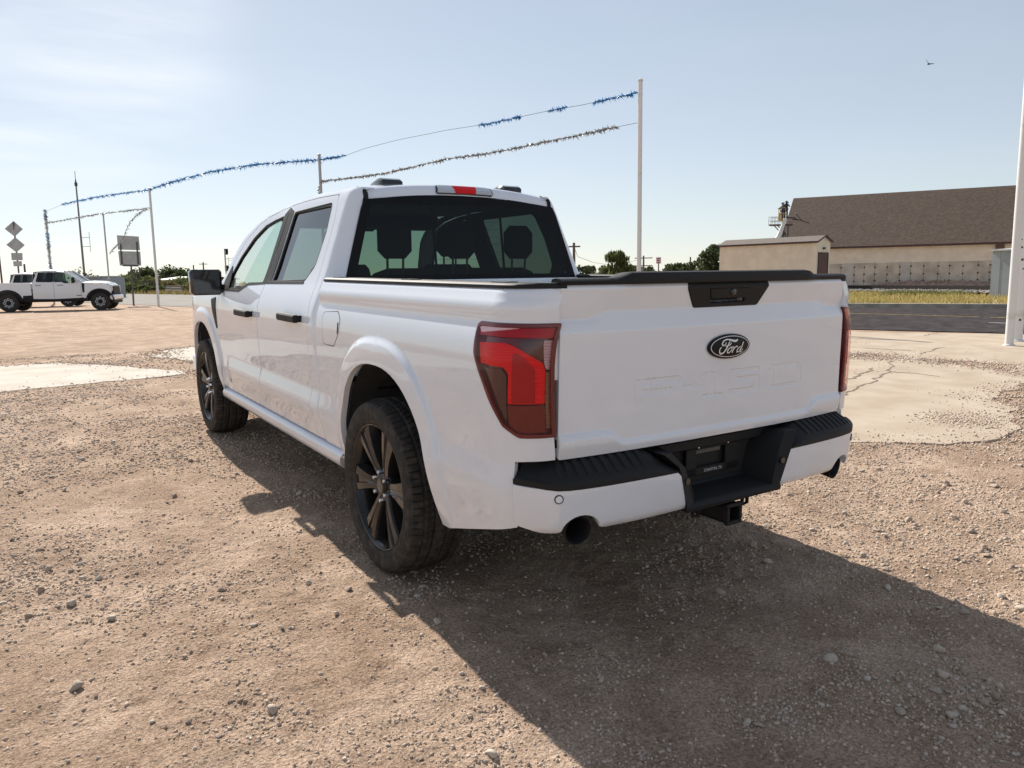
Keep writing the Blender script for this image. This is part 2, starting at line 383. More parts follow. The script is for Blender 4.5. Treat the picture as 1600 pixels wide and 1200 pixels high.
# ---------------------------------------------------------------- ground
def ground_mat():
    m = bpy.data.materials.new('caliche_dirt'); m.use_nodes = True; n = m.node_tree.nodes; lk = m.node_tree.links.new; b = n['Principled BSDF']
    t = n.new('ShaderNodeTexCoord')
    def noise(sc, det=5, ro=.55):
        z = n.new('ShaderNodeTexNoise'); z.inputs['Scale'].default_value = sc; z.inputs['Detail'].default_value = det; z.inputs['Roughness'].default_value = ro; lk(t.outputs['Object'], z.inputs['Vector']); return z
    def ramp(src, a, ca, c, cb):
        r = n.new('ShaderNodeValToRGB'); r.color_ramp.elements[0].position = a; r.color_ramp.elements[0].color = (*ca, 1); r.color_ramp.elements[1].position = c; r.color_ramp.elements[1].color = (*cb, 1); lk(src, r.inputs['Fac']); return r
    def mixc(f, a, c, mode='MIX'):
        x = n.new('ShaderNodeMixRGB'); x.blend_type = mode
        if isinstance(f, float): x.inputs['Fac'].default_value = f
        else: lk(f, x.inputs['Fac'])
        lk(a, x.inputs['Color1']); lk(c, x.inputs['Color2']); return x
    n1 = noise(.55, 6); n2 = noise(7, 8, .65); n3 = noise(90, 5, .7); n4 = noise(2.1, 5)
    r1 = ramp(n1.outputs['Fac'], .38, (.55,.415,.312), .62, (.645,.50,.388))
    r2 = ramp(n2.outputs['Fac'], .33, (.80,.77,.74), .66, (1.08,1.07,1.06))
    r3 = ramp(n3.outputs['Fac'], .36, (.56,.52,.48), .60, (1.10,1.10,1.10))
    r4 = ramp(n4.outputs['Fac'], .42, (.84,.80,.77), .62, (1.08,1.07,1.06))
    c = mixc(1.0, r1.outputs['Color'], r2.outputs['Color'], 'MULTIPLY'); c = mixc(1.0, c.outputs['Color'], r3.outputs['Color'], 'MULTIPLY'); c = mixc(1.0, c.outputs['Color'], r4.outputs['Color'], 'MULTIPLY')
    lk(c.outputs['Color'], b.inputs['Base Color']); b.inputs['Roughness'].default_value = .95; b.inputs['Specular IOR Level'].default_value = .15
    v = n.new('ShaderNodeTexVoronoi'); v.inputs['Scale'].default_value = 70; lk(t.outputs['Object'], v.inputs['Vector'])
    v2 = n.new('ShaderNodeTexVoronoi'); v2.inputs['Scale'].default_value = 26; lk(t.outputs['Object'], v2.inputs['Vector'])
    def bump(h, dist, st, prev=None):
        q = n.new('ShaderNodeBump'); q.inputs['Distance'].default_value = dist; q.inputs['Strength'].default_value = st; lk(h, q.inputs['Height'])
        if prev: lk(prev.outputs['Normal'], q.inputs['Normal'])
        return q
    q = bump(n2.outputs['Fac'], .010, .6); n5 = noise(34, 4, .65); q = bump(n5.outputs['Fac'], .022, .9, q); q = bump(n3.outputs['Fac'], .013, 1.0, q); q = bump(v.outputs['Distance'], .006, .5, q); q = bump(v2.outputs['Distance'], .008, .35, q)
    lk(q.outputs['Normal'], b.inputs['Normal']); return m
M_GROUND = ground_mat()
def axis(lo, hi, c0, c1, s, g):
    a = list(np.arange(c0, c1+1e-6, s)); st = s; x = c1
    while x < hi: st *= g; x += st; a.append(x)
    st = s; x = c0
    while x > lo: st *= g; x -= st; a.insert(0, x)
    return np.array(a)
GX = axis(-3000, 3000, -3.8, 2.4, .0135, 1.05); GY = axis(-3000, 3000, -2.9, 1.4, .0135, 1.05)
XX, YY = np.meshgrid(GX, GY)
def gp(px, py): p = groundpt(px, py); return (p.x, p.y)
SLAB_L = [(-9,6.0),(-6,6.6),gp(0,612),gp(100,603),gp(200,593),gp(285,585),gp(292,581),gp(250,577),gp(200,573),gp(150,569.5),gp(90,568),gp(40,570.5),gp(0,572.5),(-6,11.2),(-9,11.5)]
SLAB_M = [gp(233,557),gp(262,553),gp(250,549),gp(272,545),gp(306,541),(1.5,12.3),(1.4,9.6),gp(306,567),gp(285,562),gp(262,559)]
SLAB_R = [(2.75,.75),(3.0,.42),gp(1335,689),gp(1400,691),gp(1480,695),gp(1545,688),gp(1590,668),gp(1572,655),gp(1588,640),gp(1555,628),gp(1560,612),gp(1600,600),(8.6,.2),(10.5,-1.6),(17.5,-3.4),(14.86,3.6),(12.86,6.6),(10.9,11.2),(6.5,8.5),(3.4,4.2)]
SLABS = [SLAB_L, SLAB_M, SLAB_R]
def relief(x, y):
    dist = np.sqrt((x+2.3)**2 + (y+3.2)**2)
    k = np.clip(1.15 - dist/11, 0, 1)
    kt = np.ones_like(x)
    for (tx, ty) in ((-.86,0),(.86,0),(-.86,3.694),(.86,3.694)): kt = np.minimum(kt, np.clip(((x-tx)**2/.04+(y-ty)**2/.09)-.6, .1, 1))
    r = fbm(x, y, 3, 3, 1.3)*.030*np.clip(1.2-dist/16, 0, 1) + k*(fbm(x, y, 5, 2, 6)*.006 + fbm(x, y, 9, 2, 20)*.012)
    r = r*kt - .004
    for sp in SLABS:
        lo = np.min(np.array(sp), 0); hi = np.max(np.array(sp), 0); bx_ = (x > lo[0]) & (x < hi[0]) & (y > lo[1]) & (y < hi[1])
        if bx_.any():
            q = np.zeros_like(bx_); q[bx_] = pip(np.c_[x[bx_], y[bx_]], sp); r = np.where(q, np.minimum(r, -.007), r)
    return r
ZZ = gz(YY) + relief(XX, YY)
idx = np.arange(XX.size).reshape(XX.shape)
T = np.stack([idx[:-1,:-1], idx[:-1,1:], idx[1:,1:], idx[1:,:-1]], -1).reshape(-1, 4)
gr = mesh_np('ground', np.stack([XX, YY, ZZ], -1).reshape(-1, 3), T, M_GROUND)
tag(gr, kind='structure')
del XX, YY, ZZ, T, idx
def gh(x, y): return gz(y) + relief(np.asarray(x, float), np.asarray(y, float))

# loose stones and pebbles
def stone_mat(name, a, b):
    m = bpy.data.materials.new(name); m.use_nodes = True; n = m.node_tree.nodes; lk = m.node_tree.links.new; p = n['Principled BSDF']
    g = n.new('ShaderNodeNewGeometry'); r = n.new('ShaderNodeValToRGB'); lk(g.outputs['Random Per Island'], r.inputs['Fac'])
    e = r.color_ramp.elements; e[0].color = (*a, 1); e[1].color = (*b, 1); x = e.new(.5); x.color = (*[(p_+q_)/2*1.05 for p_, q_ in zip(a, b)], 1)
    t = n.new('ShaderNodeTexCoord'); z = n.new('ShaderNodeTexNoise'); z.inputs['Scale'].default_value = 150; z.inputs['Detail'].default_value = 4; lk(t.outputs['Object'], z.inputs['Vector'])
    q = n.new('ShaderNodeBump'); q.inputs['Strength'].default_value = .5; q.inputs['Distance'].default_value = .004; lk(z.outputs['Fac'], q.inputs['Height']); lk(q.outputs['Normal'], p.inputs['Normal'])
    mx_ = n.new('ShaderNodeMixRGB'); mx_.blend_type = 'MULTIPLY'; mx_.inputs['Fac'].default_value = .5; lk(r.outputs['Color'], mx_.inputs['Color1']); lk(z.outputs['Fac'], mx_.inputs['Color2'])
    lk(mx_.outputs['Color'], p.inputs['Base Color']); p.inputs['Roughness'].default_value = .92; p.inputs['Specular IOR Level'].default_value = .2
    return m
import bmesh
def ico(sub):
    bm = bmesh.new(); bmesh.ops.create_icosphere(bm, subdivisions=sub, radius=1); V = np.array([v.co[:] for v in bm.verts]); F = np.array([[v.index for v in f.verts] for f in bm.faces]); bm.free(); return V, F
def scatter(name, P, S, sub, m, seed, flatten=.62, parent=None):
    r = np.random.default_rng(seed); V0, F0 = ico(sub); n = len(P)
    var = []
    for k in range(16):
        d = 1 + .0*V0[:, :1]
        pl = r.normal(size=(9, 3)); pl /= np.linalg.norm(pl, axis=1, keepdims=True)
        V = V0.copy()
        for q in pl:                                    # chip flat facets off the ball
            h = V @ q; lim = r.uniform(.38, .78); V = V - np.maximum(h-lim, 0)[:, None]*q
        V *= (1 + r.normal(size=(len(V), 1))*.06); V *= np.array([1, r.uniform(.65, .95), r.uniform(.5, .8)]); var.append(V)
    var = np.array(var); which = r.integers(0, 16, n); a = r.uniform(0, 6.28, n); ca, sa = np.cos(a), np.sin(a)
    W = var[which]*S[:, None, None]
    tl = r.normal(size=n)*.25
    y1 = W[:,:,1]*np.cos(tl)[:,None] - W[:,:,2]*np.sin(tl)[:,None]; z1 = W[:,:,1]*np.sin(tl)[:,None] + W[:,:,2]*np.cos(tl)[:,None]
    x2 = W[:,:,0]*ca[:,None] - y1*sa[:,None]; y2 = W[:,:,0]*sa[:,None] + y1*ca[:,None]
    O = np.stack([x2+P[:,0:1], y2+P[:,1:2], z1+P[:,2:3]+.22*S[:,None]], -1).reshape(-1, 3)
    T = (F0[None] + (np.arange(n)*len(V0))[:, None, None]).reshape(-1, 3)
    return mesh_np(name, O, T, m, parent, smooth=False)
def place(n, rmax, power, seed, clump):
    r = np.random.default_rng(seed); out = []
    while sum(len(o) for o in out) < n:
        k = n*3; d = .55 + (rmax-.55)*r.random(k)**power; a = r.uniform(-1.0, 1.6, k) - .577 + 0.0
        a = r.uniform(-.95, .95, k)
        x = -2.326 + d*np.sin(.5775+a); y = -3.242 + d*np.cos(.5775+a)
        f = fbm(x, y, 21, 3, .8)*1.5 + fbm(x, y, 22, 2, 3.5)*.8
        keep = r.random(k) < np.clip(.5 + clump*f, .06, 1)
        for (tx, ty) in ((-.86,0),(.86,0),(-.86,3.694),(.86,3.694)): keep &= ~((np.abs(x-tx) < .16) & (np.abs(y-ty) < .1))
        for sp in SLABS: keep &= ~(pip(np.c_[x, y], sp) & (r.random(k) > .05 + (.8*(fbm(x, y, 77, 3, .7) > .22) if sp is SLAB_R else 0)))
        out.append(np.c_[x[keep], y[keep]])
    P = np.concatenate(out)[:n]; return np.c_[P, gh(P[:,0], P[:,1])]
def wobble(poly, h, amp, seed):
    P = densify(poly, h); d = fbm(P[:,0], P[:,1], seed, 3, 3.0)*amp; e = fbm(P[:,0], P[:,1], seed+1, 3, 3.0)*amp
    return [tuple(q) for q in np.c_[P[:,0]+d, P[:,1]+e]]
M_CONCL = mat('pale_concrete', (.56,.51,.44), .9, col2=(.47,.415,.345), vscale=2.2, lo=.35, hi=.65, bump=.4, bscale=60, bdist=.006, detail=8, spec=.2)
M_CONC = mat('weathered_concrete', (.50,.415,.32), .9, var=0, col2=(.42,.335,.25), vscale=2.2, lo=.35, hi=.65, bump=.4, bscale=60, bdist=.006, detail=8, spec=.2)
def flat_fn(off): return lambda x, y: np.stack([x, y, gz(y)+off], -1)
holes = [[gp(1318,552),gp(1360,552.5),gp(1400,556),gp(1412,560),gp(1380,563),gp(1340,560),gp(1318,558)],
         [gp(1430,562),gp(1470,561.5),gp(1540,567),gp(1590,570),gp(1597,586),gp(1560,580),gp(1500,570),gp(1450,567)],
         [gp(1485,655),gp(1510,652),gp(1520,657),gp(1500,661)]]
slab_objs = []
for nm, poly, ho, sd in (('concrete_slab', SLAB_L, [], 31), ('concrete_slab', SLAB_M, [], 33), ('concrete_apron', SLAB_R, holes, 35)):
    o = panel(nm, wobble(wobble(poly, .12, .14, sd), .06, .05, sd+50), flat_fn(.003), (M_CONC if nm == 'concrete_apron' else M_CONCL), None, h=.5, hb=.06, holes=[wobble(q, .08, .08, sd+5) for q in ho], fl=.05, bev=.004, out=(0,0,1))
    tag(o, kind='structure'); slab_objs.append(o)
M_CRACK = mat('crack_fill', (.27,.20,.145), .95, var=.4, vscale=40)
for pts in ([(1312,599),(1335,590),(1355,580),(1366,574)], [(1308,622),(1330,612),(1355,599),(1375,590),(1390,580),(1393,572),(1388,563)], [(1392,582),(1425,584),(1470,589)], [(1318,541),(1360,545),(1430,548)], [(1440,553),(1465,545),(1480,543)], [(1445,525),(1460,520.5)]):
    P = densify([gp(*q) for q in pts], .06)[:-1]; n_ = len(densify([gp(*q) for q in pts], .06)); k_ = 0
    full = []
    for a, b in zip(pts[:-1], pts[1:]):
        A = np.array(gp(*a)); B = np.array(gp(*b)); s_ = max(2, int(np.linalg.norm(B-A)/.06))
        full += [A+(B-A)*i/s_ for i in range(s_)]
    full = np.array(full); full = full + np.c_[fbm(full[:,0], full[:,1], 41, 3, 6), fbm(full[:,0], full[:,1], 42, 3, 6)]*.10
    w = .006 + .018*np.clip(.4+fbm(full[:,0], full[:,1], 43, 2, 4), 0, 1)
    tn = np.gradient(full, axis=0); tn /= np.linalg.norm(tn, axis=1, keepdims=True); nr = np.c_[-tn[:,1], tn[:,0]]
    A = full+nr*w[:,None]; B = full-nr*w[:,None]; n_ = len(full)
    V = [(x, y, gzf(y)+.0065) for x, y in A] + [(x, y, gzf(y)+.0065) for x, y in B]
    mesh('crack', V, [(i, n_+i, n_+i+1, i+1) for i in range(n_-1)], M_CRACK, slab_objs[2], flat=True)
M_STONE = stone_mat('loose_stone', (.44,.345,.268), (.74,.63,.52)); M_PEB = stone_mat('pebble', (.54,.41,.31), (.82,.67,.54))
def octa(name, P, S, m, seed):
    r = np.random.default_rng(seed); n = len(P); base = np.array([(1,0,0),(0,1,0),(-1,0,0),(0,-1,0),(0,0,1),(0,0,-.6)], float)
    W = base[None]*S[:,None,None]*(.55+.75*r.random((n,6,1))); W[:,:,:2] += r.normal(size=(n,6,2))*.22*S[:,None,None]
    a = r.uniform(0, 6.28, n); x = W[:,:,0]*np.cos(a)[:,None]-W[:,:,1]*np.sin(a)[:,None]; y = W[:,:,0]*np.sin(a)[:,None]+W[:,:,1]*np.cos(a)[:,None]
    V = np.stack([x+P[:,0:1], y+P[:,1:2], W[:,:,2]*1.0+P[:,2:3]], -1).reshape(-1,3); F = np.array([(0,1,4),(1,2,4),(2,3,4),(3,0,4),(1,0,5),(2,1,5),(3,2,5),(0,3,5)])
    return mesh_np(name, V, (F[None]+(np.arange(n)*6)[:,None,None]).reshape(-1,3), m, smooth=False)
Pp = place(130000, 16, 1.7, 51, .9); rr = np.random.default_rng(5); dd_ = np.linalg.norm(Pp[:,:2]-np.array([-2.3,-3.2]), axis=1)
tag(octa('grit', Pp, (.0028+.0058*rr.random(len(Pp))**1.6)*(.75+.14*dd_), M_PEB, 52), 'fine tan grit covering the dirt lot', 'grit', kind='stuff')
Pp = place(30000, 16, 1.5, 54, 1.2); rr = np.random.default_rng(5); dd_ = np.linalg.norm(Pp[:,:2]-np.array([-2.3,-3.2]), axis=1)
tag(scatter('gravel', Pp, (.0040+.0088*rr.random(len(Pp))**2.6)*(.85+.05*dd_), 1, M_STONE, 55), 'loose gravel strewn over the tan dirt lot', 'gravel', kind='stuff')
Ps = place(2600, 11, 1.4, 61, 1.9); rr = np.random.default_rng(6)
tag(scatter('loose_stones', Ps, .009+.022*rr.random(len(Ps))**3, 2, M_STONE, 62), 'loose tan and grey stones scattered over the dirt lot', 'stones', kind='stuff')

sp_ = []; re_ = np.random.default_rng(15)
for poly, n_ in ((SLAB_L, 1500), (SLAB_M, 1500), (SLAB_R, 8000)):
    B = densify(poly, .05); sel = B[re_.integers(0, len(B), n_*2)]; sel = sel[(np.linalg.norm(sel-np.array([-2.3,-3.2]), axis=1) < 18)][:n_]
    w_ = .10 + .25*np.clip(fbm(sel[:,0], sel[:,1], 88, 2, .9)+.3, 0, 1); sp_.append(sel + re_.normal(size=sel.shape)*w_[:,None])
for hl_ in holes:
    B = densify(hl_, .05); sel = B[re_.integers(0, len(B), 1200)]; sp_.append(sel + re_.normal(size=sel.shape)*.16)
sp_ = np.concatenate(sp_); d_ = np.linalg.norm(sp_-np.array([-2.3,-3.2]), axis=1)
tag(octa('spilled_grit', np.c_[sp_, gz(sp_[:,1])+.002], (.006+.010*re_.random(len(sp_))**2)*(.6+.06*d_), M_PEB, 16), 'tan grit spilled over the edges of the concrete slabs', 'grit', kind='stuff')
# ================================================================ the white pickup
def paint_mat():
    m = bpy.data.materials.new('white_paint'); m.use_nodes = True; n = m.node_tree.nodes; lk = m.node_tree.links.new; b = n['Principled BSDF']
    t = n.new('ShaderNodeTexCoord'); z = n.new('ShaderNodeTexNoise'); z.inputs['Scale'].default_value = 260; z.inputs['Detail'].default_value = 2; lk(t.outputs['Object'], z.inputs['Vector'])
    z2 = n.new('ShaderNodeTexNoise'); z2.inputs['Scale'].default_value = 3.0; z2.inputs['Detail'].default_value = 5; lk(t.outputs['Object'], z2.inputs['Vector'])
    sx = n.new('ShaderNodeSeparateXYZ'); lk(t.outputs['Object'], sx.inputs['Vector'])
    h = n.new('ShaderNodeMapRange'); h.inputs[1].default_value = 1.15; h.inputs[2].default_value = .45; h.inputs[3].default_value = 0; h.inputs[4].default_value = .20; lk(sx.outputs['Z'], h.inputs[0])
    r = n.new('ShaderNodeValToRGB'); r.color_ramp.elements[0].position = .62; r.color_ramp.elements[1].position = .70; lk(z.outputs['Fac'], r.inputs['Fac'])
    r2 = n.new('ShaderNodeValToRGB'); r2.color_ramp.elements[0].position = .45; r2.color_ramp.elements[1].position = .75; lk(z2.outputs['Fac'], r2.inputs['Fac'])
    a = n.new('ShaderNodeMath'); a.operation = 'MULTIPLY'; lk(r2.outputs['Color'], a.inputs[0]); lk(h.outputs[0], a.inputs[1])
    s = n.new('ShaderNodeMath'); s.operation = 'MULTIPLY'; lk(r.outputs['Color'], s.inputs[0]); lk(h.outputs[0], s.inputs[1])
    ad = n.new('ShaderNodeMath'); ad.operation = 'ADD'; ad.use_clamp = True; lk(a.outputs[0], ad.inputs[0]); lk(s.outputs[0], ad.inputs[1])
    mx_ = n.new('ShaderNodeMixRGB'); mx_.inputs['Color1'].default_value = (.755,.795,.855,1); mx_.inputs['Color2'].default_value = (.52,.43,.34,1); lk(ad.outputs[0], mx_.inputs['Fac'])
    lk(mx_.outputs['Color'], b.inputs['Base Color']); b.inputs['Roughness'].default_value = .5; b.inputs['Specular IOR Level'].default_value = 0; b.inputs['Coat Weight'].default_value = 1; b.inputs['Coat Roughness'].default_value = .02; b.inputs['Coat IOR'].default_value = 1.75
    return m
M_PAINT = paint_mat()
M_BLK = mat('black_plastic', (.015,.015,.016), .6, spec=.25, bump=.25, bscale=900, bdist=.001)
M_BLKG = mat('gloss_black', (.010,.010,.011), .12, coat=.6)
M_RUB = mat('black_rubber', (.022,.021,.020), .75, var=.35, vscale=30)
M_TYRE = mat('tyre_rubber', (.034,.032,.030), .80, col2=(.075,.064,.054), vscale=22, lo=.30, hi=.55, detail=6, spec=.2)
M_DARK = mat('underbody_black', (.012,.012,.012), .8)
M_LINER = mat('wheel_liner', (.055,.055,.056), .8, var=.4, vscale=8)
M_INT = mat('cabin_trim', (.020,.020,.022), .8)
M_SEAT = mat('seat_cloth', (.030,.030,.033), .9)
M_CHR = mat('chrome', (.75,.75,.76), .12, metal=1)
M_STEEL = mat('dull_steel', (.25,.25,.26), .45, metal=1)
M_RIM = mat('black_alloy', (.016,.015,.0145), .2, coat=.2, spec=.35)
M_RED = mat('red_lens', (.36,.004,.014), .2, spec=.25)
M_REDB = mat('bright_red_lens', (.75,.008,.012), .3, spec=.2)
M_REDD = mat('dark_red_lens', (.12,.003,.006), .12, coat=.35)
M_SMOKE = mat('smoked_lens', (.040,.026,.023), .12, coat=.4)
M_REDL = mat('lower_red_lens', (.11,.004,.008), .15, coat=.2); G_LENS = glass('lens_shell', (1.0,.80,.80), 1.27)
def ribbed(m, sc, st):
    n = m.node_tree.nodes; lk = m.node_tree.links.new; t = n.new('ShaderNodeTexCoord'); w = n.new('ShaderNodeTexWave'); w.bands_direction = 'Z'; w.inputs['Scale'].default_value = sc; b = n.new('ShaderNodeBump'); b.inputs['Strength'].default_value = st; b.inputs['Distance'].default_value = .004
    lk(t.outputs['Object'], w.inputs['Vector']); lk(w.outputs['Fac'], b.inputs['Height']); lk(b.outputs['Normal'], n['Principled BSDF'].inputs['Normal'])
M_CLEAR = mat('clear_lens', (.62,.64,.66), .12, coat=1, metal=.5)
M_AMB = mat('amber_lens', (.20,.14,.085), .2, coat=1)
M_WHITE = mat('badge_white', (.80,.80,.80), .35)
G_REAR = glass('rear_glass', (.165,.235,.20), 1.25); G_PRIV = glass('privacy_glass', (.22,.26,.245), 1.85); G_SIDE = glass('side_glass', (.66,.78,.72), 1.8); G_WS = glass('windshield_glass', (.72,.90,.82), 1.5)
ribbed(M_REDB, 32, .55); ribbed(M_AMB, 26, 1.0); ribbed(M_CLEAR, 34, .8)
TH = math.atan(.0705/3.694)
TR = empty('pickup_truck', 'large white crew cab pickup truck with black wheels, seen from its rear corner', 'pickup truck')
TR.rotation_euler = (TH, 0, 0)
BOTH = 'both'
# --- doors
def yz(pts): return pts
D_R = rnd([(1.945,.478,.01),(1.948,1.29,.0),(1.962,1.50,.0),(1.985,1.829,.02),(1.70,1.838,0),(1.42,1.842,0),(1.085,1.836,.045),(1.02,1.70,.1),(.985,1.45,0),(.972,1.37,.15),(.935,1.22,.1),(.917,1.08,0),(.917,.56,.05),(.905,.478,.02)], .01)
W_R = rnd([(1.835,1.330,.01),(1.855,1.785,.03),(1.135,1.800,.06),(1.085,1.62,.1),(1.085,1.43,.07),(1.18,1.337,.07)], .03)
D_F = rnd([(1.955,.478,.01),(1.958,1.29,0),(1.972,1.50,0),(1.995,1.828,.02),(2.20,1.812,0),(2.42,1.784,0),(2.62,1.735,.1),(2.84,1.632,.2),(3.00,1.50,.2),(3.095,1.36,.1),(3.10,1.22,0),(3.125,1.0,0),(3.125,.50,.03),(3.10,.474,.02)], .01)
W_F = rnd([(2.03,1.322,.01),(2.075,1.775,.02),(2.28,1.756,0),(2.46,1.728,.1),(2.68,1.640,.15),(2.87,1.505,.1),(2.99,1.37,.06),(2.99,1.262,.03),(2.56,1.258,.04),(2.38,1.305,.06)], .02)
WFB = np.c_[np.linspace(2.4,3.05,40), np.full(40, 1.25)]
doors = {}
def grow0(poly, d):
    c_ = np.mean(np.array(poly), 0); return [tuple(np.array(p)-(np.array(p)-c_)/np.linalg.norm(np.array(p)-c_)*d) for p in poly]
for nm, D, W, gm in (('rear_door', D_R, W_R, G_PRIV), ('front_door', D_F, W_F, G_SIDE)):
    xs = np.arange(.9, 3.12, .02); crease = np.concatenate([np.c_[xs, np.full(len(xs), zc)] for zc in (.64,.652,.664,.676,.70,.73,.745,.752,.760)])
    L_, R_ = panel(nm, D, side_fn, M_PAINT, TR, h=.03, hb=.02, holes=[W], pts=crease, mirror=BOTH)
    ring_in = [tuple(np.array(p) + (np.array([np.mean([q[0] for q in W]), np.mean([q[1] for q in W])])-np.array(p))/np.linalg.norm(np.array([np.mean([q[0] for q in W]), np.mean([q[1] for q in W])])-np.array(p))*.022) for p in W]
    panel('window_trim', W, lambda u, v: side_fn(u, v), M_BLK, (L_, R_), h=.03, hb=.02, holes=[ring_in], off=-.004, fl=.012, bev=.001, mirror=BOTH)
    panel('window', ring_in, side_fn, gm, (L_, R_), h=.05, off=-.014, fl=0, mirror=BOTH)
    panel('inner_trim', D, side_fn, M_INT, (L_, R_), h=.08, hb=.05, holes=[grow0(W,.004)], off=-.028, fl=0, mirror=BOTH)
    doors[nm] = (L_, R_)
# B-pillar blackout strips
for nm, poly in (('rear_door', [(1.842,1.325),(1.862,1.79),(1.975,1.822),(1.955,1.322)]), ('front_door', [(1.966,1.318),(1.986,1.822),(2.068,1.78),(2.024,1.316)])):
    panel('pillar_trim', poly, side_fn, M_BLK, doors[nm], h=.04, off=.0015, fl=.003, bev=.0005, mirror=BOTH)
# belt mouldings
for nm, poly in (('rear_door', [(1.84,1.318),(1.945,1.316),(1.945,1.330),(1.835,1.333),(1.18,1.340),(1.18,1.328)]), ('front_door', [(1.962,1.314),(2.37,1.298),(2.55,1.250),(3.0,1.248),(3.0,1.262),(2.56,1.262),(2.38,1.312),(1.962,1.326)])):
    panel('belt_moulding', poly, side_fn, M_BLK, doors[nm], h=.05, off=.003, fl=.006, bev=.001, mirror=BOTH)
# door handles (black pull with a white-backed cup)
def handle(yc, zc, par, s):
    b = MB(); x0 = float(side_x(yc, zc))
    b.box(-(x0+.050), -(x0+.016), yc-.170, yc+.165, zc-.022, zc+.022, .008)
    b.box(-(x0+.020), -(x0-.010), yc+.08, yc+.160, zc-.018, zc+.018, .004); b.box(-(x0+.020), -(x0-.010), yc-.162, yc-.10, zc-.019, zc+.019, .004)
    if s > 0: b.V = [(-v[0], v[1], v[2]) for v in b.V]
    b.build('door_handle', M_BLK, par)
for nm, yc, zc in (('rear_door', 1.185, 1.136), ('front_door', 2.225, 1.112)):
    for k, s in ((0, -1), (1, 1)): handle(yc, zc, doors[nm][k], s)
# --- cab side frame: roof rail, windscreen pillar, rear corner down to the rocker
GL = lambda z: np.interp(z, [1.35, 1.36, 1.60, 1.81, 1.84], [.782, .78, .703, .634, .632])      # half width of the rear glass
def u_at_x(z, xg):
    lo, hi = .4, 1.2
    for _ in range(50):
        m_ = (lo+hi)/2
        if -cab_fn(np.array([m_]), np.array([z]))[0,0] > xg: hi = m_
        else: lo = m_
    return (lo+hi)/2
zs_ = [1.352, 1.42, 1.50, 1.60, 1.70, 1.78, 1.815]
edge = [(u_at_x(z, float(GL(z))+.012), z) for z in zs_]
Dr = [(p[0]-.006, p[1]) for p in D_R if p[0] < 1.06 and p[1] < 1.80]
corner = [(.782,.48),(.782,1.33),(.76,1.350)] + edge + [(u_at_x(1.850,.645),1.850),(.80,1.862),(1.0,1.873),(1.09,1.874),(1.082,1.842),(1.070,1.825)] 
Dr = sorted([q for q in Dr], key=lambda q: -q[1]); corner += [(1.063,1.80)] + [q for q in Dr if q[1] < 1.79]
cc = panel('cab_corner', corner, cab_fn, M_PAINT, TR, h=.025, hb=.015, mirror=BOTH)
panel('inner_trim', corner, cab_fn, M_INT, cc, h=.05, hb=.03, off=-.024, fl=0, mirror=BOTH)
rail = [(1.085,1.876)] + [(y, float(f_zs(y))-.006) for y in np.arange(1.2, 3.16, .06)] + [(3.20,1.43),(3.22,1.30),(3.112,1.30),(3.106,1.365)]
top = [q for q in D_F if q[1] > 1.37 and q[0] > 2.0]; top = sorted(top, key=lambda q: -q[0]); rail += [(q[0]+.006, q[1]+.006) for q in top]
topr = [q for q in D_R if q[1] > 1.80]; topr = sorted(topr, key=lambda q: -q[0]); rail += [(q[0], q[1]+.007) for q in topr if q[0] > 1.09]
rl_ = panel('roof_rail', rail, side_fn, M_PAINT, TR, h=.03, hb=.02, mirror=BOTH)
panel('inner_trim', rail, side_fn, M_INT, rl_, h=.05, hb=.03, off=-.022, fl=0, mirror=BOTH)
# roof skin and rear header
yr = np.array([.848,.850,.856,.872,.90,.95,1.05,1.2,1.4,1.6,1.8,2.0,2.2,2.4,2.56]); xr = np.linspace(-1, 1, 41)
def roof_pt(t, j):
    y = yr[j]; edgez = float(f_zs(max(y, 1.0))); half = .622
    x = t*half
    top_ = edgez - .004 + .034*(1-abs(t)**2.2)
    drop = [.072,.054,.036,.018,.008,.002,0][j] if j < 7 else 0
    zz = top_ - drop - .012*abs(t)**3*(1 if j < 5 else 0)
    return (x, y + .010*abs(t)**2*(1 if j < 6 else 0), zz)
V = [roof_pt(t, j) for j in range(len(yr)) for t in xr]; n_ = len(xr)
F = [(j*n_+i, j*n_+i+1, (j+1)*n_+i+1, (j+1)*n_+i) for j in range(len(yr)-1) for i in range(n_-1)]
roof = mesh('roof', V, F, M_PAINT, TR, ang=60)
for s in (-1, 1):
    b = MB(); pth = [roof_pt(s*1.0, j) for j in range(len(yr))]; pth = pth[:6]; b.tube([(p[0]+s*.008, p[1]-.004, p[2]-.004*(i > 3)) for i, p in enumerate(pth)], [.013,.013,.013,.012,.010,.006], 6); b.build('ditch_moulding', M_BLK, roof)
    b = MB(); V8 = []
    for (yy, w, hgt) in ((.955,.060,.004),(.965,.068,.026),(.99,.072,.036),(1.05,.070,.036),(1.13,.060,.026),(1.20,.045,.004)):
        xc = s*.42; zb = 1.899
        V8.append([(xc-w, yy, zb-.012), (xc-w, yy, zb+hgt*.6), (xc-w*.82, yy, zb+hgt), (xc+w*.82, yy, zb+hgt), (xc+w, yy, zb+hgt*.6), (xc+w, yy, zb-.012)])
    Vv = [p for r_ in V8 for p in r_]; Ff = [(i*6+k, i*6+k+1, (i+1)*6+k+1, (i+1)*6+k) for i in range(5) for k in range(5)] + [(0,1,2,3,4,5), tuple(30+k for k in range(6))]
    b.add(Vv, Ff); b.build('roof_rack_cap', M_BLKG, roof)
